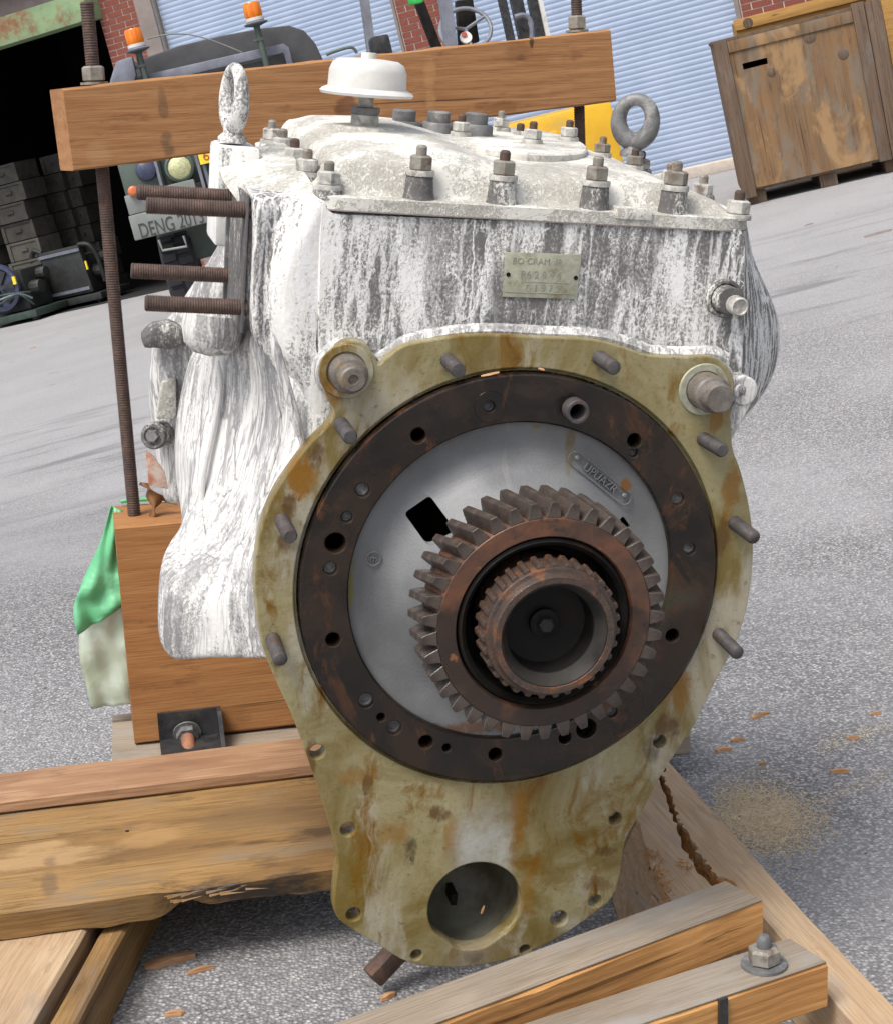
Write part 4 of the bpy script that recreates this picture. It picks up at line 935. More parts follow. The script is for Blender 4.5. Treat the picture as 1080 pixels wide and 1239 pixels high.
for i in range(n + 1):
    t = i / n; lo = beam[0] * (1 - t) + beam[1] * t; hi = beam[3] * (1 - t) + beam[2] * t
    j = lambda: float(rng.normal(0, .0007)); c = .003
    rows.append([(lo[0], c, lo[2] + j()), (hi[0], c, hi[2] + j()), ] )
    rows[-1] = [(lo[0], j(), lo[2] + c), (hi[0], j(), hi[2] - c), (hi[0], c, hi[2] + j()), (hi[0], bt - c, hi[2] + j()), (hi[0], bt, hi[2] - c), (lo[0], bt, lo[2] + c), (lo[0], bt - c, lo[2] + j()), (lo[0], c, lo[2] + j())]
bm_.grid(rows, True); bm_.f += [tuple(range(7, -1, -1)), tuple(len(bm_.v) - 8 + k for k in range(8))]
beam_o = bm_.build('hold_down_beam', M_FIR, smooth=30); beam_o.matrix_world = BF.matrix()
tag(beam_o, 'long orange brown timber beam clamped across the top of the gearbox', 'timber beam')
def threaded(m, a, b, r, pitch=.0035, n=12, depth=.0011, cap=True):
    a, b = Vector(a), Vector(b); L = (b - a).length; k = int(L / pitch); prof = [(r * .85, 0)]
    for i in range(k): prof += [(r, pitch * (i + .3)), (r, pitch * (i + .5)), (r - depth, pitch * (i + .8)), (r - depth, pitch * (i + .95))]
    prof += [(r * .8, L)]
    return m.lathe(prof, a, b - a, n)
def rod(base_sk, top_sk, topz_beam, r, label):
    fr = Frame(SK.w(base_sk), SK.a[0], SK.a[1], SK.a[2]); t = thing('threaded_rod', label, 'rod', fr, 'hold-down rods')
    v = np.array(top_sk) - np.array(base_sk); L = v[2]
    d = lambda z: (v[0] * z / L, v[1] * z / L, z)
    threaded(MB(), d(-.02), d(L), r, .0042).build('rod', M_ROD, t, smooth=60)
    zb = topz_beam - base_sk[2]
    MB().lathe([(r * 1.95, 0), (r * 1.95, .004)], d(zb), (0, 0, 1), 20).build('washer', M_NUT, t)
    MB().lathe([(r * 1.3, .0045), (r * 1.65, .007), (r * 1.65, .026), (r * 1.3, .029)], d(zb), (0, 0, 1), 6, phase=.3).build('nut', M_NUT, t)
    return t
def beam_top(xb):
    t = (xb - beam[3][0]) / (beam[2][0] - beam[3][0]); return (beam[3] * (1 - t) + beam[2] * t)[2] + .0008
tz = beam_top(BF.loc(SK.w([lr[0] + (lt_[0] - lr[0]) * .85, .765, 1.1]))[0])
rod([lr[0], .765, bz], [lt_[0], .765, lt_[2]], SK.loc(BF.w([0, .045, tz]))[2], .0112, 'left rusty threaded rod standing in the fir block through the beam')
rb = BF.at(697, 10, 1, .045); rbs = SK.loc(BF.w(rb))
tz2 = beam_top(rb[0])
rod([rbs[0], rbs[1], bz - .02], [rbs[0], rbs[1], rbs[2] + .16], SK.loc(BF.w([rb[0], .045, tz2]))[2], .0105, 'right rusty threaded rod through the beam beside the yellow forklift')

# ------------------------------------------------------------------ plastic sheet, leaf, bar, chips, sawdust
bgf = Frame(SK.w([bTL[0], .80, 0]), SK.a[0], SK.a[1], SK.a[2])
bag = thing('plastic_sheet', 'crumpled green and clear plastic sheet hanging behind the fir block', 'plastic sheet', bgf)
def sheet(outl, outr, y0, name, mat, amp):
    rows = []
    for i in range(25):
        t = i / 24; row = []
        a = np.array(catmull(outl, 8, False))[int(t * (len(outl) - 1) * 8)]; b = np.array(catmull(outr, 8, False))[int(t * (len(outr) - 1) * 8)]
        for j in range(13):
            u = j / 12; p = a * (1 - u) + b * u
            q = bgf.at(p[0], p[1], 1, y0)
            q = q + np.array([0, amp * (math.sin(u * 9 + t * 5) + .6 * math.sin(u * 17 - t * 11) + .5 * math.sin(t * 19 + u * 3)), 0])
            row.append(tuple(q))
        rows.append(row)
    return MB().grid(rows).build(name, mat, bag, solid=.0012, smooth=180)
sheet([(134, 612), (120, 660), (100, 705), (89, 735), (94, 768)], [(152, 620), (152, 680), (154, 705), (150, 730), (140, 740)], .0, 'green_part', M_BAG, .005)
sheet([(128, 725), (110, 752), (96, 768), (97, 800), (104, 830), (110, 858)], [(160, 690), (158, 740), (160, 780), (160, 800), (162, 830), (160, 852)], .012, 'clear_part', M_BAGP, .004)
MB().tube([tuple(bgf.at(px, py, 1, .04)) for px, py in ((146, 607), (160, 605), (185, 604), (210, 603))], .004, 6).build('green_edge', M_BAG, bag)
lf = Frame(SK.w(list(SK.at(183, 618, 1, .74))), SK.a[0], SK.a[1], SK.a[2])
def leaf():
    rows = []
    pts = [(170, 583), (178, 586), (186, 597), (189, 608), (186, 618), (183, 632)]
    wd = [.002, .012, .016, .010, .012, .002]
    c = catmull([list(p) + [w] for p, w in zip(pts, wd)], 5, False)
    for k, (px, py, w) in enumerate(c):
        p = lf.at(px, py, 1, 0); ph = k * .25
        rows.append([tuple(p + np.array([w * math.cos(ph) * s, w * math.sin(ph) * s - .006 * (1 - s * s), -.003 * s * s])) for s in (-1, -.5, 0, .5, 1)])
    m = MB().grid(rows)
    rows = []
    for k, (px, py) in enumerate(catmull([(186, 603), (193, 603), (204, 608), (214, 610)], 4, False)):
        p = lf.at(px, py, 1, .005); rows.append([tuple(p + np.array([0, s * .008, -.006 * s + .004 * s * s])) for s in (-1, 0, 1)])
    m.grid(rows)
    o = m.build('dry_leaf', M_LEAF, solid=.0008, smooth=180); o.matrix_world = lf.matrix()
    return tag(o, 'curled brown dry leaf on top of the fir block', 'leaf')
leaf()
g0 = G(478, 1154, .055); g1 = G(450, 1184, .030)
br = MB(); v0, v1 = Vector(g0), Vector(g1); dd = (v1 - v0).normalized(); sd_ = dd.cross(Vector((0, 0, 1))).normalized(); uu = sd_.cross(dd)
v0 = v0 - dd * .06
br.hexa([tuple(v + sd_ * a * .013 + uu * b * .013) for v in (v0, v1) for a, b in ((-1, -1), (1, -1), (1, 1), (-1, 1))])
bar = br.build('steel_bar', M_ROD, bevel=.003); bar.matrix_world = SK.matrix()
tag(bar, 'short rusty square steel bar poking out under the flange', 'steel bar')
def chip(px, py, L, W, deg, label, mat=M_CHIP, hgt=0.0, cat='wood chip'):
    p = on_ground(px, py); nn = ground_normal(p[0], p[1])
    x = nz(np.cross(np.array([0, 1, 0]), nn)); y = np.cross(nn, x); a = R(deg)
    fr = Frame(p, x * math.cos(a) + y * math.sin(a), -x * math.sin(a) + y * math.cos(a), nn)
    m = MB(); n = 6; rows = []
    for i in range(n + 1):
        t = i / n; w = W / 2 * (.35 if i in (0, n) and random.random() < .5 else 1) * random.uniform(.7, 1.15); z = .0035 + .003 * math.sin(t * 3.1)
        rows.append([(L * (t - .5), -w, .0006), (L * (t - .5), -w * .8, z + W * .12), (L * (t - .5), w * .8, z + W * .1), (L * (t - .5), w, .0006)])
    m.grid(rows, True); m.f += [(3, 2, 1, 0), tuple(n * 4 + k for k in range(4))]
    o = m.build('wood_chip', mat, smooth=30); o.matrix_world = fr.matrix()
    return tag(o, label, cat, 'wood chips scattered on the asphalt')
chip(875, 909, .030, .010, 12, 'short orange wood chip, left one of the pair right of the flange')
chip(892, 897, .024, .008, 5, 'small orange wood chip, upper one of the pair right of the flange')
chip(920, 867, .045, .008, 30, 'long thin brown splinter above the pair of chips')
chip(1016, 935, .032, .008, -4, 'orange wood chip above the sawdust near the right edge')
chip(1032, 895, .022, .008, 3, 'orange wood chip lying in a wisp of sawdust')
chip(1060, 865, .020, .006, 0, 'tiny wood chip farthest up on the right asphalt')
chip(922, 926, .014, .005, 10, 'tiny wood chip between the orange pair and the sawdust')
chip(525, 1219, .052, .009, 32, 'pale pointed splinter beside the front timber')
chip(470, 1208, .026, .010, 40, 'pale crumpled splinter near the rusty bar')
chip(205, 1165, .075, .022, 22, 'flat tan wood sliver in the shade under the wide board', M_BATTEN)
chip(243, 1176, .040, .006, 25, 'thin tan splinter beside the flat sliver')
chip(212, 1229, .026, .008, 5, 'reddish wood chip near the bottom left rail')
chip(40, 421, .055, .03, 5, 'pale scrap lying far off on the left asphalt')
for px, py, L, lab in ((1062, 283, .16, 'dark curled scrap on the grey asphalt below the crate'), (978, 272, .06, 'small dark scrap nearest the weathered crate')):
    chip(px, py, L, L * .3, 8, lab, M_JAMB, 0, 'scrap')
def litter(name, n, fn, mat, s0, s1):
    m = MB()
    for k in range(n):
        px, py = fn(); p = Vector(on_ground(px, py)); s = random.uniform(s0, s1)
        d = [Vector(rng.normal(0, s, 3)) for _ in range(4)]
        for v in d: v.z = abs(v.z) * .5
        m.add([p + v for v in d], [(0, 1, 2), (0, 2, 3), (0, 3, 1), (1, 3, 2)])
    return tag(m.build(name, mat, smooth=0), kind='stuff')
def sand_pt():
    while True:
        a = random.gauss(0, .62), random.gauss(0, .62)
        px, py = 918 + a[0] * 52, 990 + a[1] * 34 + a[0] * 4
        if px > 862 + max(0, (py - 985) * .75): return px, py
def wisp_pt():
    t = random.random(); s = random.choice([((960, 985), (1075, 935)), ((990, 905), (1075, 880)), ((930, 1010), (1010, 985))])
    return s[0][0] + (s[1][0] - s[0][0]) * t + random.gauss(0, 6), s[0][1] + (s[1][1] - s[0][1]) * t + random.gauss(0, 5)
litter('sawdust', 17000, sand_pt, M_SAND, .0008, .0019)
litter('sawdust', 1600, wisp_pt, M_SAND, .0007, .0016)
litter('gravel', 1500, lambda: (random.uniform(0, 1080), random.uniform(300, 1239)), mat_simple('pale_gravel', (.34, .33, .32), (.2, .2, .2), .9), .0012, .0038)

# ------------------------------------------------------------------ the gearbox
gb = thing('gearbox', 'heavy white streaked cast gearbox with an exposed gear in its open round flange', 'gearbox', GB)
CX, CY = .007, -.009
def L2(px, py, z=0.0): return tuple(P(px, py, z)[:2])
# flange plate with dowel bosses, bolt holes and the lower bore
fo = [(404, 497), (396, 482), (391, 462), (393, 440), (405, 424), (424, 413), (444, 417), (454, 434), (459, 441), (470, 431), (490, 418), (525, 411), (560, 406), (600, 405), (659, 408), (718, 411), (760, 422), (784, 430), (830, 432), (856, 431), (876, 439), (888, 460), (886, 485), (884, 505), (885, 525), (887, 545), (896, 570), (906, 612), (911, 655), (909, 700), (901, 745), (887, 785), (868, 820), (847, 862), (838, 880), (800, 938), (775, 985), (757, 1015), (749, 1060), (741, 1085), (726, 1100), (690, 1126), (650, 1148), (600, 1165), (545, 1171), (495, 1165), (463, 1147), (425, 1124), (408, 1110), (404, 1095), (407, 1060), (409, 1040), (400, 1000), (381, 942), (355, 870), (335, 826), (318, 782), (310, 730), (309, 690), (315, 643), (330, 602), (352, 567), (376, 536), (397, 515)]
fl_out = [tuple(p) for p in catmull([L2(*p) for p in fo], 4)]
holes = [circle(CX, CY, .2655, 96)]
for px, py, r in ((384, 910, .0095), (421, 1004, .0095), (428, 1107, .0095), (504, 1156, .0075), (635, 1150, .0075), (676, 1112, .0115), (720, 1091, .009), (744, 991, .009), (798, 898, .009)):
    holes.append(circle(*L2(px, py), r, 16))
bore_poly = []
for k in range(48):
    a = 2 * math.pi * k / 48; x, y = .062 * math.cos(a), .062 * math.sin(a)
    d = abs(((a - 1.5 * math.pi + math.pi) % (2 * math.pi)) - math.pi)
    if y < -.035: y = -.035 - (abs(y) - .035) * .7 - .009 * (1 - smoothstep(.2, .75, d)); 
    bore_poly.append((-.001 + x, -.4462 + y))
holes.append(bore_poly)
flange = plate('flange', fl_out, holes, .026, M_FLANGE, gb, 0.0, .0018)
# turned lip round the ring, then the dark drilled ring
MB().lathe([(.2652, -.02), (.2652, -.004), (.2640, -.0025), (.2632, -.006), (.2618, -.006), (.2618, -.02)], (CX, CY, 0), (0, 0, 1), 128, close=False).build('recess_lip', M_FLANGE, flange)
rh_ = [(506, 527, .0085, 1), (592, 492, .0065, 0), (767, 533, .0085, 1), (439, 593, .008, 0), (420, 626, .006, 0), (406, 657, .012, 1), (400, 688, .0075, 0), (403, 774, .0085, 1), (443, 848, .009, 0), (477, 881, .0085, 0), (515, 898, .0085, 1), (599, 913, .0085, 1), (683, 893, .008, 1), (709, 882, .013, 1), (740, 862, .007, 0), (813, 769, .0085, 1), (834, 664, .0075, 0), (820, 604, .0075, 0), (694, 495, .0095, 1), (766, 548, .005, 0), (461, 868, .005, 1), (540, 905, .005, 1)]
rholes = [circle(CX, CY, .2015, 96)]; plugs = []
for px, py, r, deep in rh_:
    c = L2(px, py, .008); rholes.append(circle(*c, r, 18)); plugs.append((c, r, deep))
ring = plate('drilled_ring', circle(CX, CY, .2600, 128), rholes, .02, M_RING, gb, .008, .0022)
for c, r, deep in plugs:
    if not deep: MB().lathe([(r * .98, -.01), (r * .98, 0), (r * .7, .0008), (r * .5, -.003), (0, -.004)], (*c, .002), (0, 0, 1), 16).build('plug', M_STEEL, ring)
bc_ = L2(592, 492, .008); MB().lathe([(.0078, -.001), (.0078, .001), (.0185, .001), (.0195, -.001)], (*bc_, .008), (0, 0, 1), 24, close=False).build('hole_boss', M_RING, ring)
bu = L2(694, 495, .01); MB().lathe([(.0095, -.01), (.0095, .017), (.0105, .0185), (.0135, .0185), (.0145, .017), (.0145, -.001)], (*bu, .008), (0, 0, 1), 24, close=False).build('bushing', M_STUD, ring)
# aluminium web behind the ring, pierced by a square window and a small slot
prof = [(.2035, -.03), (.2032, -.008), (.2020, -.003), (.196, -.003), (.185, -.006), (.170, -.010), (.150, -.006), (.135, .010), (.122, .034), (.112, .052), (.10, .060), (.085, .06)]
wb_ = MB().lathe(prof, (CX, CY, 0), (0, 0, 1), 160, close=False).add([], [])
web = wb_.build('web', M_WEB, gb, smooth=60)
def hole_cut(ob, center, half, rot, depth=.12, rad=.006):
    c = circle(0, 0, 1, 4)
    pts = []
    hx, hy = half
    for sx_, sy_, a0 in ((1, 1, 0), (-1, 1, 90), (-1, -1, 180), (1, -1, 270)):
        for k in range(4):
            a = R(a0 + 30 * k); pts.append((sx_ * (hx - rad) + rad * math.cos(a), sy_ * (hy - rad) + rad * math.sin(a)))
    cr_, sr_ = math.cos(rot), math.sin(rot)
    m = MB().prism([(center[0] + x * cr_ - y * sr_, center[1] + x * sr_ + y * cr_) for x, y in pts], -depth, depth)
    cutter = m.build('cutter', M_WEB, gb, smooth=0)
    return cutter
def boolean_cut(ob, cutters):
    for c in cutters:
        md = ob.modifiers.new('b', 'BOOLEAN'); md.operation = 'DIFFERENCE'; md.object = c; md.solver = 'EXACT'
    dg = bpy.context.evaluated_depsgraph_get(); dg.update()
    me = bpy.data.meshes.new_from_object(ob.evaluated_get(dg)); old = ob.data
    ob.modifiers.clear(); ob.data = me
    me.materials.clear(); me.materials.append(old.materials[0])
    for c in cutters: bpy.data.objects.remove(c)
wsolid = web.modifiers.new('s', 'SOLIDIFY'); wsolid.thickness = .007; wsolid.offset = -1
dg = bpy.context.evaluated_depsgraph_get(); wm = bpy.data.meshes.new_from_object(web.evaluated_get(dg)); web.modifiers.clear(); web.data = wm
boolean_cut(web, [hole_cut(web, L2(515, 625, -.008), (.0195, .0185), R(-52), rad=.005), hole_cut(web, L2(757, 634, -.004), (.009, .003), R(-50), rad=.0015)])
# raised cartouche with its cast letters, and the round foundry mark
ca0, ca1 = np.array(L2(697, 556, 0)), np.array(L2(757, 604, 0)); cd = nz(np.append(ca1 - ca0, 0)); ang = math.atan2(cd[1], cd[0])
cm = (ca0 + ca1) / 2; cl = np.linalg.norm(ca1 - ca0) / 2
cart = []
for s, a0 in ((1, -90), (-1, 90)):
    for k in range(9):
        a = R(a0 + 22.5 * k); cart.append((s * cl + .0085 * math.cos(a), .0085 * math.sin(a)))
rot2 = lambda x, y: (cm[0] + x * math.cos(ang) - y * math.sin(ang), cm[1] + x * math.sin(ang) + y * math.cos(ang))
MB().tube([(*rot2(*p), -.0052) for p in cart], .0008, 6, True).build('cast_border', M_WEB, web)
cmx = Matrix.Translation((cm[0], cm[1], -.0066)) @ Matrix.Rotation(ang, 4, 'Z')
text_mesh('cast_letters', 'UPUAZR', .0145, M_WEB, web, cmx, .002, xscale=.95)
MB().lathe([(0, .0026), (.002, .0022), (.0035, 0)], (*rot2(-cl + .002, .002), -.006), (0, 0, 1), 12).build('cast_dot', M_WEB, web)
MB().lathe([(0, .0026), (.002, .0022), (.0035, 0)], (*rot2(cl - .002, .002), -.006), (0, 0, 1), 12).build('cast_dot', M_WEB, web)
fm = L2(452, 676, -.006); MB().tube([(fm[0] + .0085 * math.cos(a), fm[1] + .0085 * math.sin(a), -.0062) for a in np.linspace(0, 2 * math.pi, 25)[:-1]], .0009, 6, True).build('foundry_ring', M_WEB, web)
text_mesh('foundry_mark', 'm', .012, M_WEB, web, Matrix.Translation((*fm, -.0075)), .0022)
# helical gear: rim, forty teeth, dark seal, splined hub
Z0, Z1 = .070, .145
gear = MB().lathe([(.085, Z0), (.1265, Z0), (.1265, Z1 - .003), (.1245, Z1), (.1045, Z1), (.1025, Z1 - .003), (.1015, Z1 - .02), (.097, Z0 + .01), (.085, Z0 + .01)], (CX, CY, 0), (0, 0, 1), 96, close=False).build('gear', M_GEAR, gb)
NT = 37
def tooth():
    rows = []; n = 6
    for i in range(n + 1):
        t = i / n; z = Z0 + .001 + (Z1 - .002 - Z0) * t; tw = -.115 * t
        prof = [(.1255, -.070), (.129, -.062), (.137, -.046), (.1425, -.032), (.1437, -.028), (.1437, .028), (.1425, .032), (.137, .046), (.129, .062), (.1255, .070)]
        rows.append([(r * math.cos(a + tw), r * math.sin(a + tw), z) for r, a in prof])
    m = MB().grid(rows, True); m.f += [tuple(range(9, -1, -1)), tuple(n * 10 + k for k in range(10))]
    return m
t0 = tooth().build('tooth', M_TOOTH, gear, bevel=.0007, seg=1, smooth=30); t0.location = (CX, CY, 0)
for k in range(1, NT):
    o = t0.copy(); COL.objects.link(o); o.parent = gear; o.rotation_euler = (0, 0, 2 * math.pi * k / NT)
MB().lathe([(.1012, Z1 - .012), (.1005, Z1 - .004), (.097, Z1 - .0015), (.092, Z1 - .006), (.089, Z1 - .02), (.087, Z1 - .045), (.075, Z1 - .05)], (CX, CY, 0), (0, 0, 1), 80, close=False).build('seal', M_BLACK, gear)
hub = MB().lathe([(.070, .09), (.070, .132), (.0768, .137), (.0768, .170), (.0755, .173), (.0715, .174), (.0705, .182), (.069, .185), (.0622, .185), (.0605, .181)], (CX, CY, 0), (0, 0, 1), 80, close=False).build('hub', M_HUB, gb)
MB().lathe([(.0515, .167), (.0505, .166), (.0500, .160), (.0495, .152), (.048, .140), (.03, .136), (.014, .136), (.013, .142), (.0, .142)], (CX, CY, 0), (0, 0, 1), 64, close=False).build('bore', M_BLACK, hub)
MB().lathe([(.0612, .1835), (.0602, .1838), (.0545, .174), (.0512, .1665)], (CX, CY, 0), (0, 0, 1), 64, close=False).build('bore_chamfer', M_BORE, hub)
MB().lathe([(.0095, .142), (.0095, .152), (.007, .154), (0, .154)], (CX, CY, 0), (0, 0, 1), 6).build('centre_bolt', M_BORE, hub)
MB().lathe([(.017, .136), (.017, .143), (.012, .144)], (CX, CY, 0), (0, 0, 1), 24).build('centre_washer', M_BLACK, hub)
sp0 = MB().hexa([(.0762, -.0050, .138), (.0818, -.0030, .140), (.0818, .0030, .140), (.0762, .0050, .138), (.0762, -.0050, .1705), (.0813, -.0026, .1695), (.0813, .0026, .1695), (.0762, .0050, .1705)]).build('spline', M_HUB, hub, bevel=.0012)
sp0.location = (CX, CY, 0)
for k in range(1, 31):
    o = sp0.copy(); COL.objects.link(o); o.parent = hub; o.rotation_euler = (0, 0, 2 * math.pi * k / 31 + random.uniform(-.01, .01))
# wood shavings caught between the teeth
def shaving(px, py, z, L, deg, label):
    p = P(px, py, z); fr = Frame(GB.w(p), GB.a[0], GB.a[1], GB.a[2]); a = R(deg)
    rows = []
    for i in range(6):
        t = i / 5; w = .0013 * (1 - abs(t - .5)); rows.append([(L * (t - .5) * math.cos(a) - w * math.sin(a), L * (t - .5) * math.sin(a) + w * math.cos(a), .001), (L * (t - .5) * math.cos(a) + w * math.sin(a), L * (t - .5) * math.sin(a) - w * math.cos(a), .003)])
    o = MB().grid(rows).build('wood_shaving', M_CHIP, solid=.0008); o.matrix_world = fr.matrix()
    tag(o, label, 'wood shaving', 'wood shavings on the gearbox')
shaving(639, 620, .125, .025, -62, 'thin wood shaving caught between the uppermost gear teeth')
shaving(592, 452, .009, .022, 14, 'pale wood shaving lying on the upper rim of the dark ring')
shaving(654, 446, .002, .008, -12, 'tiny wood shaving right of the pale one on the rim')
shaving(583, 1100, -.03, .012, 75, 'small wood shaving inside the lower round bore')
# studs in the flange
def stud(px, py, L, r, mat=M_STUD, z=0.0):
    p = P(px, py, z); lean = (random.uniform(-.02, .02), random.uniform(-.02, .02))
    m = MB(); threaded(m, (p[0], p[1], z - .012), (p[0] + lean[0] * L, p[1] + lean[1] * L, z + L), r, .0024, 12, .0007)
    return m.build('stud', mat, gb, smooth=60)
for px, py, L in ((541, 435, .060), (724, 432, .058), (413, 513, .062), (341, 629, .062), (330, 773, .068), (850, 531, .062), (888, 632, .064), (869, 767, .066)): stud(px, py, L, .0088)
for px, py, w in ((419, 449, False), (851, 471, True)):
    p = P(px, py, 0)
    d = MB().lathe([(.021, -.01), (.021, .026), (.0195, .029), (.0165, .030), (.015, .045), (.013, .047), (.006, .047), (.005, .043), (0, .043)] if not w else [(.0225, -.01), (.0225, .03), (.021, .032), (.0185, .033), (.018, .05), (.016, .053), (0, .053)], (p[0], p[1], 0), (0, 0, 1), 28).build('dowel_pin', M_DOWEL, gb)
    MB().lathe([(.0225, .0005), (.0235, .0028), (.031, .0028), (.0322, .0005)], (p[0], p[1], 0), (0, 0, 1), 36, close=False).build('dowel_washer', M_PLATE if w else M_FLANGE, d)
# bowl behind the lower bore
M_POCKET = mat_simple('oily_pocket', (.15, .15, .115), (.09, .085, .06), .5, 0, 14, .001, dirt=(.06, .045, .025))
bowl = MB().lathe([(.0665, -.0258), (.066, -.05), (.060, -.085), (.040, -.11), (.015, -.118), (0, -.119)], (-.001, -.4505, 0), (0, 0, 1), 40, close=False).build('lower_pocket', M_POCKET, gb)
kq = P(549, 1088, -.07); MB().box((kq[0] - .004, kq[1] - .008, -.1), (kq[0] + .004, kq[1] + .008, -.068), None).build('pocket_slot', M_BLACK, bowl)

# housing core: front wall under the cover, behind the flange
ZF = -.040
core_px = [(386, 246), (400, 255), (640, 264), (880, 272), (898, 275), (904, 284), (903, 330), (902, 400), (898, 470), (886, 520)]
core = [L2(*p, ZF) for p in core_px]
low = [(895, 590), (893, 660), (880, 740), (850, 820), (800, 905), (752, 985), (700, 1040)]
core += [tuple(np.array(L2(*p, ZF)) * .97) for p in low] + [(-.14, -.33), (-.22, -.16), (-.27, -.03), (-.262, .08), (-.235, .16), (-.238, .22), (-.245, .3), (-.249, .40)]
hs = MB(); nC = len(core); mid = np.mean(core, axis=0)
wallc = []
for z, sc in ((ZF - .012, 1.0), (ZF - .03, 1.0), (-.30, 1.0), (-.54, .985), (-.56, .96)): wallc.append([(mid[0] + (x - mid[0]) * sc, mid[1] + (y - mid[1]) * sc, z) for x, y in core])
wallc.insert(0, [(mid[0] + (x - mid[0]) * .985, mid[1] + (y - mid[1]) * .988, ZF) for x, y in core])
hs.grid(wallc, True)
core_cap = len(hs.v); hs.f.append(tuple((len(wallc) - 1) * nC + k for k in range(nC)))
front_face = wallc[0]
housing = hs.build('housing', M_CAST, gb, smooth=50)
# front wall with the opening behind the ring left free
fh = [circle(CX, CY, .252, 64)]
fw = plate('front_wall', [(x, y) for x, y, z in front_face], fh, .008, M_CAST, housing, ZF + .0005)
MB().lathe([(.252, ZF), (.25, -.07), (.2, -.12), (.1, -.13), (.0, -.13)], (CX, CY, 0), (0, 0, 1), 48, close=False).build('bell_interior', M_BLACK, housing)
# white crusted ridge where flange meets the wall
rdg = [(458, 437), (472, 427), (492, 414), (526, 406), (562, 401), (600, 400), (659, 403), (718, 406), (762, 417), (786, 426), (832, 428), (858, 427), (878, 435)]
MB().tube([tuple(P(px, py, -.022)) for px, py in catmull(rdg, 4, False)], .009, 8).build('flange_fillet', M_CASTL, housing)
for c_, r_ in (((420, 450), .037), ((853, 466), .036)):
    p = P(*c_, -.026); MB().lathe([(r_ * 1.02, -.03), (r_ * 1.0, .012), (r_ * .95, .018)], (p[0], p[1], -.03), (0, 0, 1), 32).build('dowel_boss', M_CASTL, housing)
# casting lug at the right dowel
lg = P(899, 473, -.015)
MB().lathe([(.0185, -.05), (.0185, -.002), (.0165, 0)], (lg[0], lg[1], -.012), (0, 0, 1), 28).prism([L2(889, 478, -.02), L2(905, 488, -.02), L2(893, 512, -.02), L2(886, 520, -.02), L2(874, 512, -.02)], -.05, -.014).build('casting_lug', M_CASTL, housing, bevel=.003)
MB().lathe([(0, .002), (.006, .0015), (.008, 0)], (lg[0] - .006, lg[1] + .001, -.012), (0, 0, 1), 16).build('lug_dimple', M_CAST, housing)
# sensor boss on the right of the wall
sb_ = P(874, 360, ZF)
sbo = MB().lathe([(.0235, -.01), (.0235, .006), (.022, .008), (.019, .008), (.017, .004), (.017, .022), (.0155, .024)], (sb_[0], sb_[1], ZF), (0, 0, 1), 28).build('side_boss', M_BOSS, housing)
MB().lathe([(.0115, 0), (.0115, .03), (.0095, .032), (.0085, .030), (0, .029)], (sb_[0] + .006, sb_[1] - .004, ZF + .01), (0, 0, 1), 20).build('plug_bolt', M_NUTW, sbo)
# left flare, from the flange edge out to the outline and back
ZA = [-.02, -.09, -.17, -.26, -.36]; ZB = [-.018, -.075, -.125, -.19, -.26]; ZC = [-.016, -.055, -.09, -.13, -.16]; ZD = [-.016, -.05, -.08, -.11, -.13]
fr_rows = [(415, (334, 320, 302, 264, 234), [-.085, -.12, -.17, -.26, -.36]), (432, (340, 322, 308, 262, 222), [-.075, -.11, -.17, -.26, -.36]), (462, (349, 328, 316, 264, 212), [-.055, -.10, -.17, -.26, -.36]), (515, (372, 338, 308, 255, 202), [-.03, -.09, -.17, -.26, -.36]), (560, (358, 327, 292, 245, 200), ZA), (605, (338, 314, 284, 241, 207), ZA), (640, (324, 307, 281, 246, 215), ZB), (658, (320, 302, 277, 238, 200), ZB), (682, (316, 298, 270, 226, 185), ZC), (720, (314, 294, 257, 215, 182), ZD), (768, (322, 300, 260, 215, 181), ZD), (786, (326, 304, 262, 217, 186), ZD), (797, (330, 306, 262, 220, 197), ZD)]
rows = []
for i, (y, xs, zs) in enumerate(fr_rows):
    row = []
    for j, (x, z) in enumerate(zip(xs, zs)):
        dz = (0, .012, -.045, .024, 0)[j] if y < 620 else ((0, .006, -.022, .014, 0)[j] if y < 690 else (0, 0, -.006, .006, 0)[j])
        p = P(x, y, z); row.append((p[0], p[1], z + dz))
    q = np.array(row[-1]); row.append((q[0] + .03, q[1], q[2] - .09)); row.append((q[0] + .16, q[1] + .01, -.5))
    p0 = np.array(row[0]); row.insert(0, (p0[0] + .03, p0[1], p0[2] - .004))
    rows.append(row)
rows.insert(0, [(x, y + .02, z - .06) for x, y, z in rows[0]])
rows.append([(x, y, z) for x, y, z in rows[-1]])
rows[-1] = [(x + .004, y - .006, z - .012) for x, y, z in rows[-2]]
rows.append([(x * .97 + .02, y - .004, min(z - .10, -.15)) for x, y, z in rows[-2]])
rows.append([(x + .02, y + .01, -.5) for x, y, z in rows[-2]])
MB().grid(rows).build('side_flare', M_CASTL, housing, sub=3, smooth=70)
for cj, i0, i1, rr_ in ((4, 2, 8, .0045), (2, 3, 10, .0035)):      # cast ridges running down the flare
    pth = catmull([rows[i][cj] for i in range(i0, i1)], 5, False); m_ = len(pth)
    MB().tube([tuple(p) for p in pth], [rr_ * min(1, .15 + k / 8, .15 + (m_ - 1 - k) / 8) for k in range(m_)], 10).build('cast_ridge', M_CASTL, housing)
# thin rib between front wall and flare
ribp = [(328, 400), (336, 430), (345, 462), (356, 500), (367, 538)]
MB().tube([tuple(P(px, py, -.03)) for px, py in catmull(ribp, 5, False)], list(np.interp(np.arange(21), [0, 4, 16, 20], [.001, .006, .006, .003])), 8).build('rib', M_CASTL, housing)
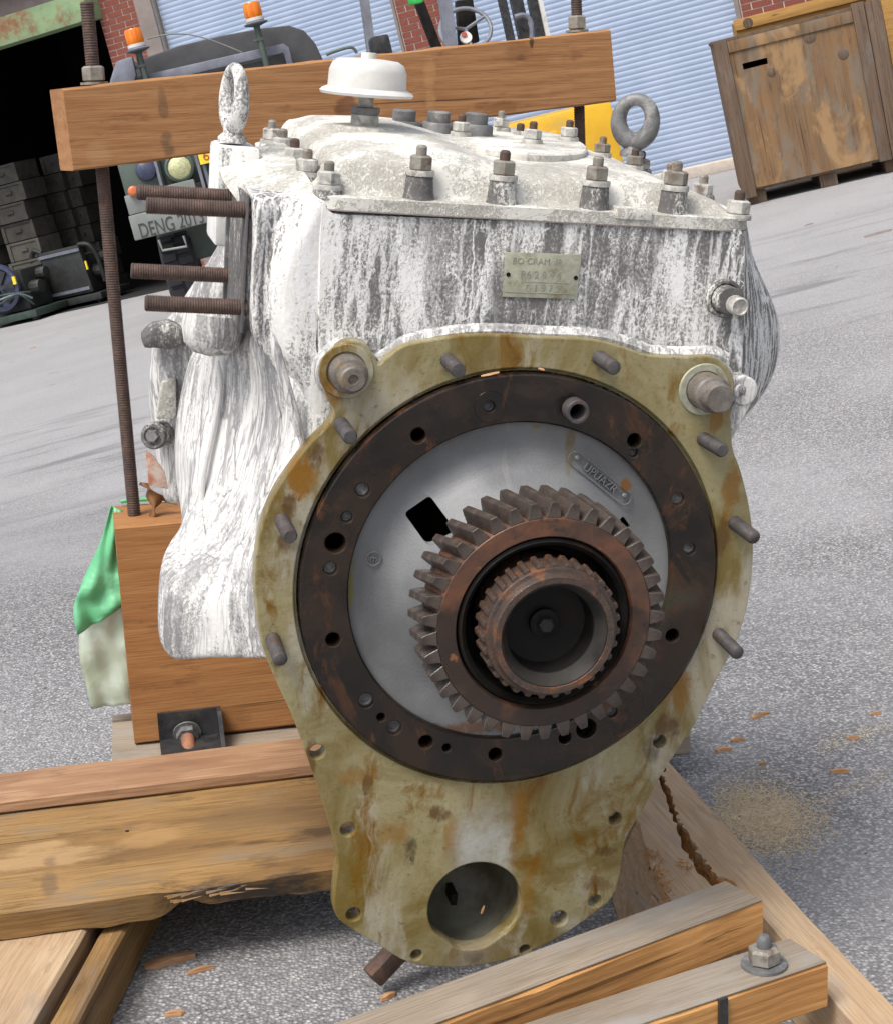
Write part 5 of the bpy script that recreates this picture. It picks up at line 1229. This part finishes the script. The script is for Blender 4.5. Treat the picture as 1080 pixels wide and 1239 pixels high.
# rear left housing, seen past the flare
rr = [(262, (266, 285, 300), (-.44, -.42, -.40)), (285, (262, 285, 305), (-.45, -.42, -.4)), (320, (240, 272, 305), (-.46, -.42, -.4)), (347, (219, 258, 305), (-.47, -.42, -.4)), (372, (203, 250, 305), (-.48, -.43, -.4)), (393, (182, 230, 300), (-.50, -.44, -.4)), (412, (171, 215, 290), (-.50, -.44, -.4)), (440, (171, 206, 280), (-.52, -.46, -.42)), (458, (166, 205, 270), (-.52, -.47, -.44)), (500, (169, 205, 260), (-.53, -.49, -.45)), (542, (175, 210, 255), (-.53, -.49, -.45)), (575, (182, 214, 255), (-.53, -.49, -.45)), (604, (186, 218, 255), (-.53, -.49, -.45)), (614, (190, 220, 255), (-.55, -.50, -.46))]
rows = []
for y, xs, zs in rr:
    row = [tuple(P(x, y, z)) for x, z in zip(xs, zs)]
    q = np.array(row[0]); row.insert(0, (q[0] + .05, q[1], q[2] - .09)); row.insert(0, (q[0] + .26, q[1], q[2] - .12)); rows.append(row)
rows.append([(x + .05, y - .01, z - .1) for x, y, z in rows[-1]])
rear = MB().grid(rows).build('rear_housing', M_CASTL, housing, sub=2, smooth=60)
def pl3(pts, d, name, mat, par, bev=.004):   # pixel polygon slab lying on a plane z = d0, 'th' thick
    d0, th = d; return MB().prism([L2(*p, d0) for p in pts], d0 - th, d0).build(name, mat, par, bevel=bev)
pl3([(196, 462), (214, 458), (214, 508), (188, 508)], (-.462, .02), 'recess_pad', M_COVER, rear, .006)
pl3([(172, 408), (186, 396), (206, 392), (222, 398), (226, 416), (208, 424), (186, 422), (174, 424)], (-.425, .05), 'end_cap', M_BOSS, rear, .012)
hx = P(187, 527, -.47); MB().lathe([(.019, -.03), (.019, .004), (.017, .007), (.013, .007), (.012, .003)], hx, (-.4, .1, .9), 24).build('drain_boss', M_BOSS, rear)
MB().lathe([(.0095, 0), (.0095, .011), (.008, .013)], np.array(hx), (-.4, .1, .9), 6).build('drain_plug', M_STEEL, rear)
pl3([(176, 545), (186, 552), (200, 572), (204, 592), (180, 588)], (-.468, .004), 'torn_label', mat_simple('torn_label', (.42, .16, .09), (.55, .45, .38), .8, 0, 50), rear, .001)
# stud block on the upper left with four long studs
sbx = P(303, 250, -.07)[0]; sy0 = P(303, 392, -.07)[1]; sy1 = P(303, 241, -.07)[1]
blk = MB().box((sbx, sy0, -.235), (-.235, sy1, -.078)).build('stud_block', M_CASTL, housing, bevel=.014, seg=3)
MB().box((sbx - .004, sy0 - .012, -.225), (sbx - .0005, sy1 + .004, -.075)).build('stud_face', M_BOSS, blk, bevel=.0012)
MB().box((sbx - .007, sy0 - .006, -.247), (sbx + .01, sy1 + .012, -.2365)).build('face_edge', M_STEEL, blk, bevel=.002)
for px, py, z, L in ((303, 254, -.085, .116), (278, 238, -.225, .118), (297, 372, -.085, .114), (272, 333, -.225, .122)):
    p = P(px, py, z); m = MB(); threaded(m, (sbx + .004, p[1], z), (sbx - L, p[1] + random.uniform(-.001, .001), z + random.uniform(-.002, .002)), .0098, .0030, 12, .0009)
    m.build('side_stud', M_ROD, blk, smooth=60)
# rounded barrel under the stud block and the curl of casting in front of it
MB().lathe([(.0, -.020), (.022, -.015), (.034, -.004), (.038, .014), (.037, .034), (.03, .04)], P(256, 412, -.21), (.05, 1, -.05), 32).build('barrel', M_CASTL, housing)
cw = [(239, (303, 318, 338, 362, 384, 396)), (262, (304, 320, 338, 362, 384, 398)), (288, (305, 317, 329, 343, 364, 392)), (315, (304, 314, 323, 331, 350, 388)), (345, (303, 313, 321, 327, 345, 385)), (375, (302, 312, 321, 329, 347, 385)), (398, (302, 313, 323, 334, 350, 384)), (416, (308, 318, 328, 340, 354, 382)), (432, (322, 328, 334, 342, 356, 384)), (462, (344, 350, 356, 364, 376, 396)), (500, (357, 361, 366, 372, 382, 404)), (545, (366, 370, 374, 380, 390, 408))]
rows = []
for y, xs in cw:
    row = [tuple(P(x, y, z)) for x, z in zip(xs, (-.064, -.060, -.072, -.050, -.0375, -.0425))]
    q = row[0]; row.insert(0, (q[0] + .004, q[1], -.12)); rows.append(row)
rows.insert(0, [(x, y + .006, z - .03) for x, y, z in rows[0]]); rows.insert(0, [(x, y + .0, z - .14) for x, y, z in rows[0]])
MB().grid(rows).build('corner_wall', M_CAST, housing, sub=3, smooth=80)
# eyebolt pillar
px0 = P(260, 200, -.30)[0]; ptop = P(280, 176, -.29)[1]
MB().box((px0, .345, -.37), (px0 + .052, ptop, -.265)).build('eyebolt_pillar', M_CAST, housing, bevel=.006)
MB().grid([[tuple(P(px, py, z)) for px, py, z in r_] for r_ in (
    ((262, 186, -.32), (300, 184, -.31), (326, 172, -.36), (345, 168, -.4)), ((264, 200, -.27), (301, 200, -.25), (332, 192, -.25), (356, 192, -.24)),
    ((270, 222, -.22), (304, 216, -.16), (340, 212, -.14), (372, 212, -.12)), ((286, 238, -.14), (306, 234, -.085), (340, 233, -.08), (384, 233, -.07)), ((296, 262, -.15), (308, 262, -.09), (340, 262, -.085), (384, 262, -.075)))]).build('shoulder', M_COVER, housing, sub=2, smooth=80)
def eyebolt(base, R_, r, yaw, stretch, mat, sk_=.012):
    o = MB(); n = 36; c, s = math.cos(yaw), math.sin(yaw); base = np.array(base)
    o.lathe([(sk_ * 1.5, 0), (sk_ * 1.55, .006), (sk_ * 1.2, .010), (sk_, .012), (sk_, .03)], base, (0, 1, 0), 20)
    cen = base + np.array([0, .016 + R_ * stretch + r * .6, 0])
    o.tube([tuple(cen + np.array([c * R_ * math.cos(a), R_ * stretch * math.sin(a), s * R_ * math.cos(a)])) for a in np.linspace(0, 2 * math.pi, n + 1)[:-1]], [r * (1.25 - .25 * math.sin(a)) for a in np.linspace(0, 2 * math.pi, n + 1)[:-1]], 12, True)
    return o.build('lifting_eye', mat, gb, smooth=70)
eb = P(281, 172, -.31)
eyebolt(eb, .0285, .0078, R(78), 1.22, M_EYE, .012)

# right side bulge
rr = [(262, (893, 900, 905)), (290, (896, 904, 910)), (315, (897, 906, 917)), (345, (897, 912, 934)), (370, (897, 916, 947)), (388, (897, 918, 953)), (410, (896, 919, 956)), (435, (896, 919, 953)), (460, (895, 917, 944)), (482, (893, 908, 931)), (500, (890, 900, 911)), (516, (886, 891, 896)), (530, (882, 886, 889))]
rows = []
for y, xs in rr:
    row = [tuple(P(x, y, z)) for x, z in zip(xs, (-.052, -.11, -.19))]
    q = np.array(row[-1]); row += [(q[0] - .004, q[1], -.28), (q[0] - .05, q[1], -.44), (q[0] - .12, q[1], -.5)]; rows.append(row)
MB().grid(rows).build('side_bulge', M_CAST, housing, sub=3, smooth=70)

# top cover: flanged lid with a domed top falling away to the right
YS = P(640, 263, -.045)[1]; XL, XR, ZFc, ZBk = -.262, .286, -.036, -.56
def cover_h(x, z):
    H = .049 - .014 * smoothstep(-.09, .0, x) - .020 * smoothstep(.12, .29, x) - .006 * (1 - smoothstep(-.26, -.1, x))
    d = min(x - XL, XR - x, ZFc - z, z - ZBk)
    rd = .035 + .03 * smoothstep(.12, .25, x)
    return .013 + .036 * (ZFc - z) + H * (.78 * smoothstep(.022, .046, d) + .22 * smoothstep(.042, .042 + rd, d))
def rrect(n=14, rad=.05, inset=0.0):
    pts = []
    for cx, cz, a0 in ((XR - rad, ZFc - rad, 0), (XL + rad, ZFc - rad, 90), (XL + rad, ZBk + rad, 180), (XR - rad, ZBk + rad, 270)):
        for k in range(n):
            a = R(a0 + 90 * k / (n - 1)); pts.append((cx + (rad - inset) * math.cos(a), cz + (rad - inset) * math.sin(a)))
    return pts
cm_ = MB(); rows = []
base = rrect(16)
dense = []
for a, b in zip(base, base[1:] + base[:1]):
    L = math.hypot(b[0] - a[0], b[1] - a[1]); k = max(1, int(L / .015))
    for i in range(k): dense.append((a[0] + (b[0] - a[0]) * i / k, a[1] + (b[1] - a[1]) * i / k))
ccx, ccz = (XL + XR) / 2, (ZFc + ZBk) / 2
def tilt(z): return .036 * (ZFc - z)
rows.append([(x, YS - .002 + 0 * tilt(z), z) for x, z in dense])
rows.append([(x, YS + .012 + tilt(z), z) for x, z in dense])
for s in np.concatenate([np.linspace(.985, .62, 34), np.linspace(.56, .06, 12)]):
    rows.append([(ccx + (x - ccx) * s, YS + cover_h(ccx + (x - ccx) * s, ccz + (z - ccz) * s), ccz + (z - ccz) * s) for x, z in dense])
cm_.grid(rows, True); cm_.f.append(tuple((len(rows) - 1) * len(dense) + k for k in range(len(dense))))
cover = cm_.build('cover', M_COVER, gb, smooth=60)
# dark gasket line, ear in the seam
MB().grid([[(x * 1.002, yy, z * 1.002) for x, z in dense] for yy in (YS - .0035, YS - .0018)], True).build('gasket', M_JAMB, cover)
rp = P(745, 262, ZFc + .004); MB().box((rp[0], rp[1] - .003, ZFc - .02), (rp[0] + .045, rp[1] + .011, ZFc + .004)).build('joint_ear', M_COVER, cover, bevel=.003)
def cover_bolt(p, mat, boss_h=0.0, s=1.0, boss_r=.0145):
    p = np.array(p, float)
    b = None
    if boss_h:
        b = MB().lathe([(boss_r * 1.4, -.004), (boss_r * 1.16, .002), (boss_r * 1.07, .008), (boss_r * 1.03, max(.0085, boss_h * .6)), (boss_r, max(.009, boss_h - .003)), (boss_r * .9, max(.0095, boss_h))], p, (0, 1, 0), 20).build('bolt_boss', M_BOSS, cover, smooth=60)
        p = p + np.array([0, boss_h, 0])
    o = MB().lathe([(.0085 * s * 1.5, .0045), (.0085 * s * 1.68, .006), (.0085 * s * 1.68, .019 * s), (.0085 * s * 1.3, .021 * s)], p, (0, 1, 0), 6, phase=random.random()).build('cover_bolt', mat, cover, smooth=25)
    MB().lathe([(.017 * s, -.002), (.0172 * s, .001), (.0165 * s, .0044)], p, (0, 1, 0), 18).build('washer', M_NUTW, o)
    MB().lathe([(.0065 * s, .02 * s), (.0065 * s, .030 * s), (.0045 * s, .0325 * s), (0, .033 * s)], p, (0, 1, 0), 12).build('bolt_tip', M_ROD if random.random() < .4 else M_NUT, o)
zr = ZFc - .022
for px, py in ((505, 252), (605, 255), (717, 259), (812, 263)):
    x = P(px, py, zr)[0]; cover_bolt((x, YS + .012 + tilt(zr), zr), M_NUT, .029, 1.0, .0158)
x = P(893, 250, zr)[0]; cover_bolt((min(x, XR - .02), YS + .012, zr), M_NUTW)
for px, z in ((398, -.062), (368, -.165), (347, -.27), (330, -.375), (318, -.48)):
    x = P(px, 210, z)[0]; cover_bolt((max(x, XL + .018), YS + .012 + tilt(z), z), M_NUTW, .006, .95)
for z in (-.18, -.30, -.42): cover_bolt((XR - .02, YS + .012 + tilt(z), z), M_NUTW, .004, .9)
for x in (-.12, .0, .12): cover_bolt((x, YS + .012 + tilt(-.535), -.535), M_NUTW, .02, .9)
# round pad with its bolts, right of centre
padY = YS + .0635
def Yp(px, py, y):
    q = GB.at(px, py, 1, y); return (q[0], q[2])
pad = [Yp(*p, padY) for p in catmull([(537, 163), (545, 171), (575, 177), (620, 183), (665, 186), (704, 184), (709, 176), (690, 166), (650, 157), (605, 152), (560, 153)], 4)]
pad = [(x, z) for x, z in pad]
pc = np.mean(pad, axis=0)
def padrows(prof): return [[(pc[0] + (x - pc[0]) * s, y, pc[1] + (z - pc[1]) * s) for x, z in pad] for s, y in prof]
pm = MB().grid(padrows([(.93, padY - .016), (.99, padY - .014), (1.0, padY - .011), (1.0, padY - .002), (.98, padY)]), True)
pm.f += [tuple(4 * len(pad) + k for k in range(len(pad)))]
pado = pm.build('access_plate', M_COVER, cover, smooth=40)
pn = MB().grid(padrows([(.97, padY - .05), (.95, padY - .03), (.95, padY - .0135)]), True).build('plate_neck', M_COVER, cover, smooth=60)
for px, py in ((557, 164), (605, 158), (643, 173), (687, 170)):
    q = Yp(px, py, padY); cover_bolt((q[0], padY + .001, q[1]), M_NUTW, 0, .85)
# breather with mushroom cap
zb_ = -.33; bp_ = P(441, 152, zb_)
b_y = bp_[1]
brk = MB().lathe([(.044, -.02), (.043, .0), (.040, .004), (.024, .005)], (bp_[0], b_y - .004, zb_), (0, 1, 0), 32).build('breather_base', M_COVER, cover)
bth = MB().lathe([(.0, .0955), (.0095, .0955), (.010, .0885), (.022, .088), (.038, .0865), (.0455, .082), (.0495, .073), (.0505, .052), (.0575, .049), (.0605, .046), (.059, .0425), (.045, .042), (.015, .040)], (bp_[0], b_y - .004, zb_), (0, 1, 0), 48, close=False).build('breather_cap', M_WHITE, cover, smooth=50)
MB().lathe([(.010, .02), (.010, .045)], (bp_[0], b_y - .004, zb_), (0, 1, 0), 16).lathe([(.017, .002), (.018, .005), (.018, .013), (.0175, .018)], (bp_[0], b_y - .004, zb_), (0, 1, 0), 24).build('breather_stem', M_NUTW, bth)
MB().lathe([(.019, .0182), (.020, .020), (.020, .027), (.018, .028)], (bp_[0], b_y - .004, zb_), (0, 1, 0), 6, phase=.2).build('breather_nut', M_STEEL, bth)
for px, py in ((488, 152), (530, 154), (575, 156)):
    z = -.46; p = P(px, py, z)
    MB().lathe([(.024, -.03), (.024, .008), (.022, .011), (.016, .011), (.016, .024), (.014, .026), (0, .026)], (p[0], p[1] - .004, z), (0, 1, 0), 24).build('filler_plug', M_STEEL, cover)
# rear right lifting eye and the bolts beside it
e2_ = P(764, 186, -.40); eyebolt((e2_[0], e2_[1] - .004, e2_[2]), .0235, .0088, R(30), 1.2, M_STEEL, .011)
for px, py, z in ((767, 196, -.33), (728, 181, -.42)):
    p = P(px, py, z); cover_bolt((p[0], p[1] - .008, z), M_NUT, 0, .8)
# nameplate
npz = ZF + .0035
n4 = [L2(*p, npz) for p in ((611, 305), (703, 308), (697, 362), (608, 359))]
npo = MB().prism(n4[::-1], ZF + .0008, npz).build('nameplate', M_PLATE, gb, bevel=.0005)
na = np.array(n4); nd = na[1] - na[0]; nang = math.atan2(nd[1], nd[0]); nc = na.mean(axis=0)
for s, (dx, dy), t_ in ((.0105, (-.006, .0165), 'BO CRAM  IP.'), (.012, (-.001, .001), 'R6 2 8 4 4'), (.012, (.003, -.015), '0 1 9 7 3')):
    text_mesh('plate_lettering', t_, s, M_PLATETXT, npo, Matrix.Translation((nc[0], nc[1], npz)) @ Matrix.Rotation(nang, 4, 'Z') @ Matrix.Translation((dx, dy, .0001)), .0003)
for px, py in ((614.5, 332), (696, 336)):
    c = L2(px, py, npz); MB().lathe([(.0028, -.001), (.0026, .0008), (0, .0006)], (*c, npz), (0, 0, 1), 12).build('rivet_hole', M_BLACK, npo)
MB().tube([(*(na[3] + (na[2] - na[3]) * t + np.array([0, .006])), npz) for t in (.03, .97)], .0006, 6).tube([(*(nc + np.array([x, -.0075])), npz) for x in (-.02, .035)], .0005, 6).build('plate_border', M_PLATETXT, npo)
